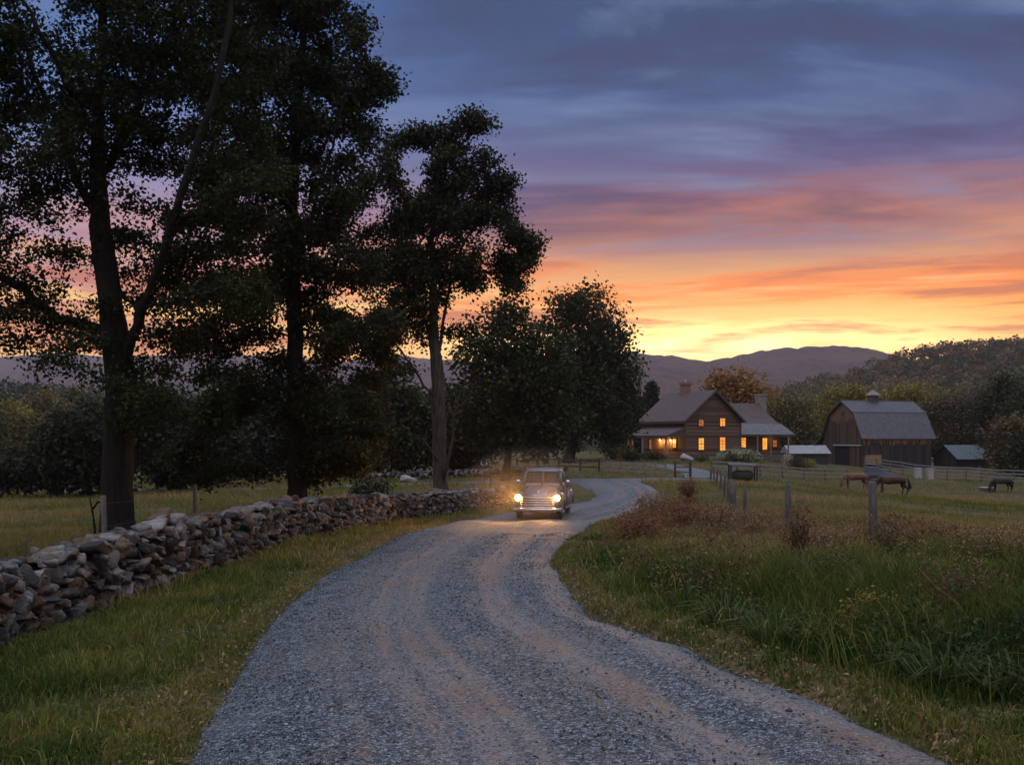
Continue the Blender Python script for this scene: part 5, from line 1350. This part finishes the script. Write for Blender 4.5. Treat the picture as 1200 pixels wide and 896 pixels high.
# ------------------------------------------------------------------ other vehicles, far and half hidden
def car(label, px, d, rz, paint, top, L=4.2, sink=0):
    b = at(px, d); r_ = empty('parked_car', b, rz); tag(r_, label, 'car')
    sec = [(-L / 2, .55, .45, .62), (-L / 2 + .15, .78, .35, .78), (-L * .22, .82, .3, .88), (L * .1, .83, .3, .92), (L * .36, .82, .3, .9), (L / 2, .74, .38, .8)]
    MB().loft([[(-w, y, z0), (w, y, z0), (w, y, (z0 + z1) / 2), (w * .9, y, z1), (-w * .9, y, z1), (-w, y, (z0 + z1) / 2)] for y, w, z0, z1 in sec]).build('body', paint, r_, bevel=.05)
    MB().loft([[(-.74, -L * .2, .88), (.74, -L * .2, .88), (.74, L * .4, .88), (-.74, L * .4, .88)], [(-.6, -L * .04, 1.36), (.6, -L * .04, 1.36), (.6, L * .3, 1.36), (-.6, L * .3, 1.36)]]).build('cabin', M['darkpane'], r_, bevel=.04)
    MB().loft([rrect(.62, -L * .05, L * .31, 1.355), rrect(.6, -L * .04, L * .3, 1.41), rrect(.4, 0, L * .25, 1.44)]).build('roof', top, r_, smooth=True)
    for sx in (-1, 1):
        for y in (-L * .3, L * .3): MB().lathe([(.2, -.08), (.3, -.08), (.32, 0), (.3, .08), (.2, .08)], (sx * .74, y, .31), 'x', 18).build('wheel', M['rubber'], r_, smooth=True)
    return r_
M['bluepaint'] = pmat('pale_blue_paint', (.42, .50, .62), (.36, .44, .55), .35, 2, bmp=0, spec=.6)
M['navypaint'] = pmat('dark_blue_paint', (.03, .035, .05), (.02, .024, .035), .3, 2, bmp=0, spec=.6)
car('pale blue car parked far off under the dark trees', 553, 100, R(60), M['bluepaint'], M['bluepaint'])
car('dark low car with pale roof parked beyond the two chestnut horses', 1029, 99, R(72), M['navypaint'], M['barnroof'], 3.4)

# white feed tub
b = at(1157, 91.5); tubm = MB().lathe([(.60, -.05), (.72, .30), (.76, .34), (.70, .34), (.58, .06), (.02, .05)], (0, 0, 0), 'z', 26).build('feed_tub', M['whitepaint'], smooth=True); tubm.location = b; tag(tubm, 'round white feed tub lying in the grass by the black horse', 'tub')
# bare earth patches are ground; a pale plank lies by the gateway
pl = MB().box((0, 0, 0), (2.6, .25, .12)).build('timber_beam', M['palewood']); pl.location = at(802, 73); tag(pl, 'pale timber lying on the ground under the dark gateway', 'timber')

# ------------------------------------------------------------------ horses (head towards -x)
def horse(label, px, d, rz, coat, coat2, scale=1.0, flip=False, headz=.2, step=0.0):
    b = at(px, d); root = empty('horse', b, rz); tag(root, label, 'horse', None)
    J = []; E = []; Rr = []
    def j(p, r, par=None):
        J.append(tuple(c * scale for c in p)); Rr.append((r[0] * scale, r[1] * scale) if hasattr(r, '__len__') else (r * scale, r * scale))
        if par is not None: E.append((par, len(J) - 1))
        return len(J) - 1
    hip = j((.62, 0, 1.20), (.27, .30)); bel = j((.15, 0, 1.13), (.29, .33), hip); rib = j((-.30, 0, 1.13), (.28, .33), bel); sh = j((-.66, 0, 1.17), (.22, .31), rib)
    rump = j((.88, 0, 1.22), (.20, .23), hip)
    wi = j((-.80, 0, 1.20), (.17, .25), sh); nk = j((-1.02, 0, 1.02), (.125, .20), wi); nk2 = j((-1.20, 0, .76), (.105, .155), nk); po = j((-1.30, 0, .54), (.10, .125), nk2)
    fa = j((-1.33, 0, .36), (.085, .105), po); mu = j((-1.33, 0, .18), (.06, .07), fa); lip = j((-1.32, 0, .08), (.055, .058), mu)
    for s in (-1, 1):
        f = step * s
        a = j((-.68, .13 * s, .95), (.11, .15), sh); k = j((-.70 + f * .6, .14 * s, .55), (.062, .07), a); c = j((-.69 + f, .14 * s, .30), .043, k); fe = j((-.69 + f * 1.2, .14 * s, .11), .045, c); h = j((-.73 + f * 1.2, .14 * s, .04), .06, fe)
        a = j((.72, .13 * s, .98), (.14, .20), hip); st = j((.66 - f * .4, .14 * s, .74), (.10, .12), a); hk = j((.86 - f, .14 * s, .52), (.055, .065), st); ca = j((.82 - f, .14 * s, .28), .045, hk); fe = j((.79 - f, .14 * s, .11), .047, ca); h = j((.75 - f, .14 * s, .04), .062, fe)
        ear = j((-1.235, .065 * s, .60), .035, po); j((-1.19, .085 * s, .68), .012, ear)
    me = bpy.data.meshes.new('body'); me.from_pydata(J, E, []); me.update()
    o = bpy.data.objects.new('body', me); COL.objects.link(o); o.parent = root; me.materials.append(coat)
    o.modifiers.new('skin', 'SKIN').use_smooth_shade = True
    sl = me.skin_vertices[0] if me.skin_vertices else None
    for i, v in enumerate(me.skin_vertices[0].data): v.radius = Rr[i]; v.use_root = (i == 0)
    sb = o.modifiers.new('sub', 'SUBSURF'); sb.levels = 2; sb.render_levels = 2
    # tail and mane: strands
    n = 260; t0 = np.array([.98, 0, 1.22]) * scale; st = rng.normal(size=(n, 3)) * np.array([.03, .035, .02]); V = []
    mb = MB()
    for k in range(46):
        q = rng.normal(size=3) * .03; e = rng.normal(size=2) * .05
        mb.tube([Vector((.97 + q[0] * .3, q[1], 1.24)) * scale, Vector((1.08 + q[0], q[1], 1.0)) * scale, Vector((1.10 + e[0], e[1], .62 + q[2])) * scale, Vector((1.06 + e[0], e[1] * 1.2, .30 + abs(q[2]) * 5)) * scale], [.022 * scale, .026 * scale, .022 * scale, .006], 4)
    mb.build('tail', coat2, root, smooth=True)
    mb = MB()
    for k in range(40):
        t = rng.random(); a = Vector((-.80, 0, 1.44)) * (1 - t) + Vector((-1.22, 0, .72)) * t; a += Vector((.03, 0, .03))
        a = Vector((-.78 - .50 * t, 0, 1.42 - .72 * t - .10 * math.sin(t * 3.1) + .0))
        e = a + Vector((.05 + rng.normal() * .04, -.16 - .03 * rng.random(), -.22 - .1 * rng.random()))
        mb.tube([a * scale, (a * .5 + e * .5 + Vector((0, -.05, .05))) * scale, e * scale], [.018 * scale, .018 * scale, .006], 4)
    mb.build('mane', coat2, root, smooth=True)
    for s in (-1, 1): MB().lathe([(.005, -.02), (.022, -.01), (.022, .01), (.005, .02)], (-1.345 * scale, .088 * s * scale, .44 * scale), 'y', 10).build('eye', M['darkpane'], root, smooth=True)
    return root
def coat(n, a, b): return pmat(n, tuple(q * .62 for q in a), tuple(q * .62 for q in b), .55, 1.4, bmp=.1, spec=.3)
horse('light chestnut horse grazing with its head down, farther of the two by the post', 1003, 85, R(8), coat('chestnut_coat', (.24, .115, .055), (.16, .07, .035)), coat('flaxen_hair', (.36, .24, .14), (.26, .16, .09)), 1.1, step=.05)
horse('dark bay horse grazing just right of the nearest fence post', 1046, 70, R(-6), coat('bay_coat', (.10, .043, .022), (.055, .025, .015)), coat('black_hair', (.025, .018, .014), (.012, .01, .009)), 1.08, step=.11)
horse('black horse grazing far off near the white tub', 1174, 90, R(8), coat('black_coat', (.028, .024, .022), (.016, .014, .013)), coat('black_mane_hair', (.016, .014, .013), (.01, .009, .009)), 1.0, step=.07)
# ------------------------------------------------------------------ hills
def ridge(name, pts, d, foot, mat, zfoot=-4, nscale=40, namp=.06, px0=-260, px1=1460, jag=1.0, ny=46, nx=420, back=1.5):
    P = np.array(pts, float); px = np.linspace(px0, px1, nx)
    crest = np.interp(px, P[:, 0], P[:, 1]); zc = ZC + (HZ - crest) / F * d
    t = np.linspace(0, 1, ny); y = foot + (d - foot) * t
    X = ((px - CX) / F * d)[None] * np.ones((ny, 1)); Y = y[:, None] * np.ones((1, nx))
    prof = (t ** 1.15)[:, None] * (1 - .0 * t[:, None])
    Z = zfoot + (zc[None] - zfoot) * prof
    amp = (zc.max() - zfoot) * namp
    Z += (fbm(X, Y, nscale * 6, 3) - .5) * amp * 5 * np.sin(np.pi * np.clip(t, 0, 1))[:, None]
    Z += (vnoise(X, Y, nscale * .22) - .5) * jag * smooth(t * 3)[:, None]
    # back slope
    tb = np.linspace(0, 1, 10)[1:]; Xb = X[-1][None] * np.ones((9, 1)); Yb = (d + (d * (back - 1)) * tb)[:, None] * np.ones((1, nx)); Zb = Z[-1][None] * (1 - tb[:, None]) + zfoot * tb[:, None]
    X, Y, Z = np.r_[X, Xb], np.r_[Y, Yb], np.r_[Z, Zb]; n2 = len(X)
    V = np.stack([X, Y, Z], -1).reshape(-1, 3); i = (np.arange(n2 - 1)[:, None] * nx + np.arange(nx - 1)[None]).ravel()
    o = np_mesh(name, V, [np.stack([i, i + 1, i + nx + 1, i + nx], 1)], mat, smooth=True); tag(o, kind='structure'); return o, px, zc
def wood_mat(name, c1, c2, scale):
    m, nt, b, out = new_mat(name); tc = N(nt, 'ShaderNodeTexCoord').outputs['Object']
    n1 = noise_node(nt, tc, scale, 5, .7); n2 = noise_node(nt, tc, scale * .15, 3)
    c = ramp(nt, math_(nt, 'ADD', math_(nt, 'MULTIPLY', n1, .6), math_(nt, 'MULTIPLY', n2, .4)), [(.35, c2), (.65, c1)])
    nt.links.new(c, b.inputs['Base Color']); b.inputs['Roughness'].default_value = 1; b.inputs['Specular IOR Level'].default_value = 0
    bump(nt, b, n1, 1.0, 6 if scale < .1 else 1.5); return m
FARW = wood_mat('far_woods', (.12, .075, .055), (.03, .028, .022), .06)
ridge('mountain_ridge', [(-400, 418), (-100, 416), (0, 419), (60, 413), (130, 418), (260, 414), (400, 424), (450, 414), (500, 420), (560, 424), (640, 420), (700, 424), (800, 440), (900, 450), (1500, 450)], 3000, 2400, FARW, nscale=70, jag=8)
ridge('blue_hills', [(-400, 436), (-60, 432), (0, 436), (120, 431), (200, 441), (300, 436), (420, 440), (520, 428), (580, 432), (700, 440), (800, 470), (900, 490), (1500, 490)], 2250, 1500, FARW, nscale=60, jag=7)
ridge('purple_hill', [(-400, 500), (500, 480), (620, 440), (690, 424), (740, 412), (790, 417), (830, 424), (870, 415), (920, 407.5), (980, 405), (1020, 408), (1050, 418), (1100, 430), (1200, 440), (1500, 450)], 1900, 1000, FARW, nscale=55, jag=6)
NEARW = wood_mat('hill_floor', (.05, .045, .025), (.025, .025, .015), .2)
hill_r, hpx, hzc = ridge('wooded_hill', [(-400, 515), (640, 512), (740, 490), (800, 480), (860, 484), (900, 475), (940, 462), (980, 452), (1010, 444), (1040, 433), (1070, 424), (1100, 418), (1150, 412), (1200, 413), (1300, 414), (1500, 412)], 560, 225, NEARW, zfoot=-3, jag=1.0, px0=560, px1=1560, nscale=30, namp=.03)
hill_l, lpx, lzc = ridge('wooded_slope', [(-400, 458), (-100, 460), (0, 466), (60, 470), (120, 474), (200, 486), (320, 496), (450, 502), (560, 506), (700, 512)], 420, 215, NEARW, zfoot=-3, jag=1.0, px0=-420, px1=720, nscale=30, namp=.03)

def forest(name, n, px0, px1, d0, d1, dc, foot, hpx, hzc, zfoot, cols, size, leaf, per, p=1.0):
    """a wood that reads as one mass: many crowns on a slope"""
    px = px0 + (px1 - px0) * rng.random(n); y = d0 + (d1 - d0) * rng.random(n) ** p
    t = np.clip((y - foot) / (dc - foot), 0, 1)
    xs_ = (px - CX) / F * dc; zc = np.interp(px, hpx, hzc)
    x = xs_ ; z = zfoot + (zc - zfoot) * t ** 1.15
    keep = np.abs(x) < 900; x, y, z = x[keep], y[keep], z[keep]; n = len(x)
    s = size * (.6 + .7 * rng.random(n)); pal = np.array(cols); ci = rng.integers(0, len(cols), n)
    big = fbm(x, y, 60, 2)
    ci = np.clip(((big - .25) * 2 * len(cols) + rng.normal(size=n) * 1.1), 0, len(cols) - 1).astype(int)
    v = unit(n * per).reshape(n, per, 3); v[..., 2] = np.abs(v[..., 2]) * 1.1 - .25
    rr = (.75 + .3 * rng.random((n, per)))
    lump = 1 + .18 * np.sin(v[..., 0] * 6 + rng.random((n, 1)) * 6) * np.cos(v[..., 1] * 5 + rng.random((n, 1)) * 6)
    Pp = np.stack([x, y, z + s * .75], 1)[:, None] + v * (s[:, None] * rr * lump)[..., None] * np.array([1, 1, .95])
    V, Fc = leaf_cards(Pp.reshape(-1, 3), leaf, up=.6, aspect=.5)
    c = np.repeat(pal[ci] * (.7 + .6 * rng.random((n, 1))), per, 0) * (.75 + .5 * rng.random((n * per, 1)))
    tag(np_mesh(name, V, [Fc], M['leaf'], col=np.repeat(c, 4, 0)), kind='stuff')
CR = [(.085, .085, .03), (.125, .10, .038), (.06, .066, .028), (.17, .11, .04), (.14, .08, .04), (.07, .075, .03)]
forest('hillside_forest', 1900, 700, 1330, 232, 566, 560, 225, hpx, hzc, -3, CR, 5.2, 1.25, 130, p=.8)
forest('slope_forest', 900, -300, 620, 225, 424, 420, 215, lpx, lzc, -3, [(.03, .036, .018), (.045, .05, .022), (.06, .06, .025), (.03, .04, .02)], 5.0, 1.3, 110, p=.85)

# ------------------------------------------------------------------ sky
SUN_AZ = math.atan2(815 - CX, F)          # to the right of the view axis (+y)
def build_sky():
    w = bpy.data.worlds.new('World'); SC.world = w; w.use_nodes = True
    nt = w.node_tree; nt.nodes.clear()
    out = N(nt, 'ShaderNodeOutputWorld'); bg = N(nt, 'ShaderNodeBackground'); nt.links.new(bg.outputs[0], out.inputs[0])
    tc = N(nt, 'ShaderNodeTexCoord'); dirv = tc.outputs['Generated']
    s = N(nt, 'ShaderNodeSeparateXYZ'); nt.links.new(dirv, s.inputs[0]); x, y, z = s.outputs
    # cloud-deck coordinates: the direction projected onto a flat layer overhead
    zz = math_(nt, 'ADD', math_(nt, 'MAXIMUM', z, 0.0), .10)
    u = math_(nt, 'DIVIDE', x, zz); v = math_(nt, 'DIVIDE', y, zz)
    cmb = N(nt, 'ShaderNodeCombineXYZ'); nt.links.new(u, cmb.inputs[0]); nt.links.new(v, cmb.inputs[1]); P = cmb.outputs[0]
    Pr = mapping(nt, P, (.55, 1.25, 1), (0, 0, R(-24)))
    n_big = noise_node(nt, Pr, .62, 4, .55, .6)
    n_wisp = noise_node(nt, mapping(nt, P, (.5, 1.7, 1), (0, 0, R(-36)), (3.1, .7, 0)), 1.15, 7, .6, 1.1)
    # long level bars of cloud low over the horizon
    st = N(nt, 'ShaderNodeCombineXYZ')
    nt.links.new(math_(nt, 'ARCTAN2', x, y), st.inputs[0]); nt.links.new(z, st.inputs[1])
    n_bar = noise_node(nt, mapping(nt, st.outputs[0], (3.2, 46, 1), (0, 0, R(1.5))), 1.0, 6, .6, .5)
    n_bar2 = noise_node(nt, mapping(nt, st.outputs[0], (2.0, 17, 1), (0, 0, R(3.0)), (5, 2, 0)), 1.0, 5, .6, .8)
    # elevation warped by the clouds
    e = math_(nt, 'ADD', z, math_(nt, 'MULTIPLY', math_(nt, 'SUBTRACT', n_bar2, .5), .075))
    e = math_(nt, 'ADD', e, math_(nt, 'MULTIPLY', math_(nt, 'SUBTRACT', n_big, .5), .06))
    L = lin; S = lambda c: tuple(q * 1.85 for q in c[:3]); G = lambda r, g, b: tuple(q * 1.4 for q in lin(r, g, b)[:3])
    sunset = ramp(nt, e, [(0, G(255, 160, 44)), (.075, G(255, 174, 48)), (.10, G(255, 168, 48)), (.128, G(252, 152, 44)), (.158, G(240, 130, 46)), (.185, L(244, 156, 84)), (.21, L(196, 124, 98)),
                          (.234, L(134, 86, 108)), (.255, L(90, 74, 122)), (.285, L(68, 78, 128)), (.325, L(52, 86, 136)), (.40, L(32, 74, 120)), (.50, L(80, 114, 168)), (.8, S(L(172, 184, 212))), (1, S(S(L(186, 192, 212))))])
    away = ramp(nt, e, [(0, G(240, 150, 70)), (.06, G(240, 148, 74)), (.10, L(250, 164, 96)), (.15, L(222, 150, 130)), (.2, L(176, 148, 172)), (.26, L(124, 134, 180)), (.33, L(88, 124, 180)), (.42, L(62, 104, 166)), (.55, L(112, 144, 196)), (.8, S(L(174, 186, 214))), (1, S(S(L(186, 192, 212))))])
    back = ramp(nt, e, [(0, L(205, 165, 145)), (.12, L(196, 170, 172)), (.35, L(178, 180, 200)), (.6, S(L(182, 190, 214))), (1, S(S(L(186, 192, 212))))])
    sd = (math.sin(SUN_AZ), math.cos(SUN_AZ))
    hl = math_(nt, 'SQRT', math_(nt, 'ADD', math_(nt, 'MULTIPLY', x, x), math_(nt, 'ADD', math_(nt, 'MULTIPLY', y, y), 1e-6)))
    ca = math_(nt, 'DIVIDE', math_(nt, 'ADD', math_(nt, 'MULTIPLY', x, sd[0]), math_(nt, 'MULTIPLY', y, sd[1])), hl)
    # azimuth to the right of the view axis, for the bank of cloud that thickens that way
    az = math_(nt, 'ARCTAN2', x, y)
    fr = N(nt, 'ShaderNodeMapRange'); fr.interpolation_type = 'SMOOTHSTEP'; nt.links.new(az, fr.inputs[0]); fr.inputs[1].default_value = -.42; fr.inputs[2].default_value = .16
    c = mixc(nt, fr.outputs[0], away, sunset)
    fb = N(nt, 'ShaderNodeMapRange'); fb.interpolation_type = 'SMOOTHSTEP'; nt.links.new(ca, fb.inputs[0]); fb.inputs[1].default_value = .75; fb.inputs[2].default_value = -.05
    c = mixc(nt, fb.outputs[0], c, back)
    k = lambda q: (q, q, q)
    # the glow where the sun went down
    gl = math_(nt, 'SUBTRACT', 1.0, math_(nt, 'MULTIPLY', math_(nt, 'SUBTRACT', 1.0, ca), 16), clamp=True)
    ge = math_(nt, 'SUBTRACT', 1.0, math_(nt, 'MULTIPLY', math_(nt, 'ABSOLUTE', math_(nt, 'SUBTRACT', z, .092)), 19), clamp=True)
    glow = math_(nt, 'MULTIPLY', math_(nt, 'POWER', gl, 1.3), math_(nt, 'POWER', ge, 1.4))
    c = mixc(nt, math_(nt, 'MULTIPLY', glow, 1.0), c, (3.2, 2.3, .9))
    # bars: bright gaps and dusky orange bars in the lowest fifteen degrees
    low = ramp(nt, z, [(.02, k(0)), (.07, k(.6)), (.13, k(1)), (.20, k(.55)), (.27, k(0))])
    barc = ramp(nt, z, [(.12, G(255, 206, 110)), (.165, L(250, 190, 120)), (.21, L(214, 140, 108))])
    c = mixc(nt, math_(nt, 'MULTIPLY', low, ramp(nt, n_bar, [(.50, k(0)), (.59, k(.9))])), c, barc)
    c = mixc(nt, math_(nt, 'MULTIPLY', low, ramp(nt, n_bar, [(.39, k(.8)), (.475, k(0))])), c, L(206, 110, 64))
    # upper deck: slate-violet patches and pale torn wisps
    hi = ramp(nt, z, [(.16, k(0)), (.26, k(1)), (.46, k(1)), (.6, k(.0))])
    hi = math_(nt, 'MULTIPLY', hi, math_(nt, 'MULTIPLY_ADD', fr.outputs[0], .8, .2))
    c = mixc(nt, math_(nt, 'MULTIPLY', hi, ramp(nt, n_big, [(.44, k(0)), (.60, k(.85))])), c, L(42, 54, 94))
    c = mixc(nt, math_(nt, 'MULTIPLY', hi, math_(nt, 'MULTIPLY', ramp(nt, n_wisp, [(.44, k(0)), (.62, k(.95))]), ramp(nt, n_big, [(.36, k(.25)), (.52, k(1))]))), c, L(122, 148, 186))
    c = mixc(nt, math_(nt, 'MULTIPLY', hi, ramp(nt, n_wisp, [(.30, k(.75)), (.45, k(0))])), c, L(38, 50, 88))
    # below the horizon: dark land
    c = mixc(nt, math_(nt, 'LESS_THAN', z, -.03), c, (.05, .05, .045))
    sky = N(nt, 'ShaderNodeTexSky'); sky.sky_type = 'NISHITA'; sky.sun_disc = False; sky.sun_elevation = R(1.0); sky.sun_rotation = SUN_AZ; sky.altitude = 300
    sk = mixc(nt, 1.0, sky.outputs[0], (.005, .005, .005), 'MULTIPLY')
    c = mixc(nt, 1.0, c, sk, 'ADD')
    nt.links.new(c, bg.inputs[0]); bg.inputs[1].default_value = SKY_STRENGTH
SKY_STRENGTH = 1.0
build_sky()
sun = bpy.data.lights.new('sun', 'SUN'); sun.energy = .6; sun.angle = R(10); sun.color = (1, .55, .25)
so = bpy.data.objects.new('sun', sun); COL.objects.link(so)
el = R(4.0); dv_ = Vector((math.sin(SUN_AZ) * math.cos(el), math.cos(SUN_AZ) * math.cos(el), math.sin(el)))
so.rotation_euler = dv_.to_track_quat('Z', 'Y').to_euler(); so.location = (0, 0, 60)

# air
def build_haze():
    hz = MB().box((-4500, -330, -14), (4500, 4700, 310)).build('haze', bpy.data.materials.new('haze_air'))
    m = hz.data.materials[0]; m.use_nodes = True; nt = m.node_tree; nt.nodes.clear()
    out = N(nt, 'ShaderNodeOutputMaterial'); v = N(nt, 'ShaderNodeVolumePrincipled'); v.inputs['Color'].default_value = (.93, .88, 1.0, 1); v.inputs['Density'].default_value = HAZE; v.inputs['Anisotropy'].default_value = .5
    nt.links.new(v.outputs[0], out.inputs['Volume']); tag(hz, kind='stuff')
HAZE = 1.5e-4
build_haze()

# ------------------------------------------------------------------ camera and view
cam = bpy.data.cameras.new('camera'); co = bpy.data.objects.new('camera', cam); COL.objects.link(co); SC.camera = co
co.location = (0, 0, ZC); co.rotation_euler = (R(90), 0, 0)
cam.sensor_fit = 'HORIZONTAL'; cam.sensor_width = 36; cam.lens = 36 * F / 1200; cam.shift_x = 0; cam.shift_y = (HZ - 448) / 1200
cam.clip_start = .1; cam.clip_end = 20000
SC.view_settings.view_transform = 'Standard'; SC.view_settings.look = 'None'; SC.view_settings.exposure = 0; SC.view_settings.gamma = 1; SC.view_settings.use_curve_mapping = False
SC.render.engine = 'CYCLES'; cy = SC.cycles
cy.use_denoising = True
try: cy.denoiser = 'OPENIMAGEDENOISE'; cy.denoising_input_passes = 'RGB_ALBEDO_NORMAL'
except Exception: pass
cy.max_bounces = 5; cy.diffuse_bounces = 3; cy.glossy_bounces = 2; cy.transmission_bounces = 3; cy.volume_bounces = 0; cy.transparent_max_bounces = 6
cy.sample_clamp_indirect = 4; cy.caustics_reflective = False; cy.caustics_refractive = False
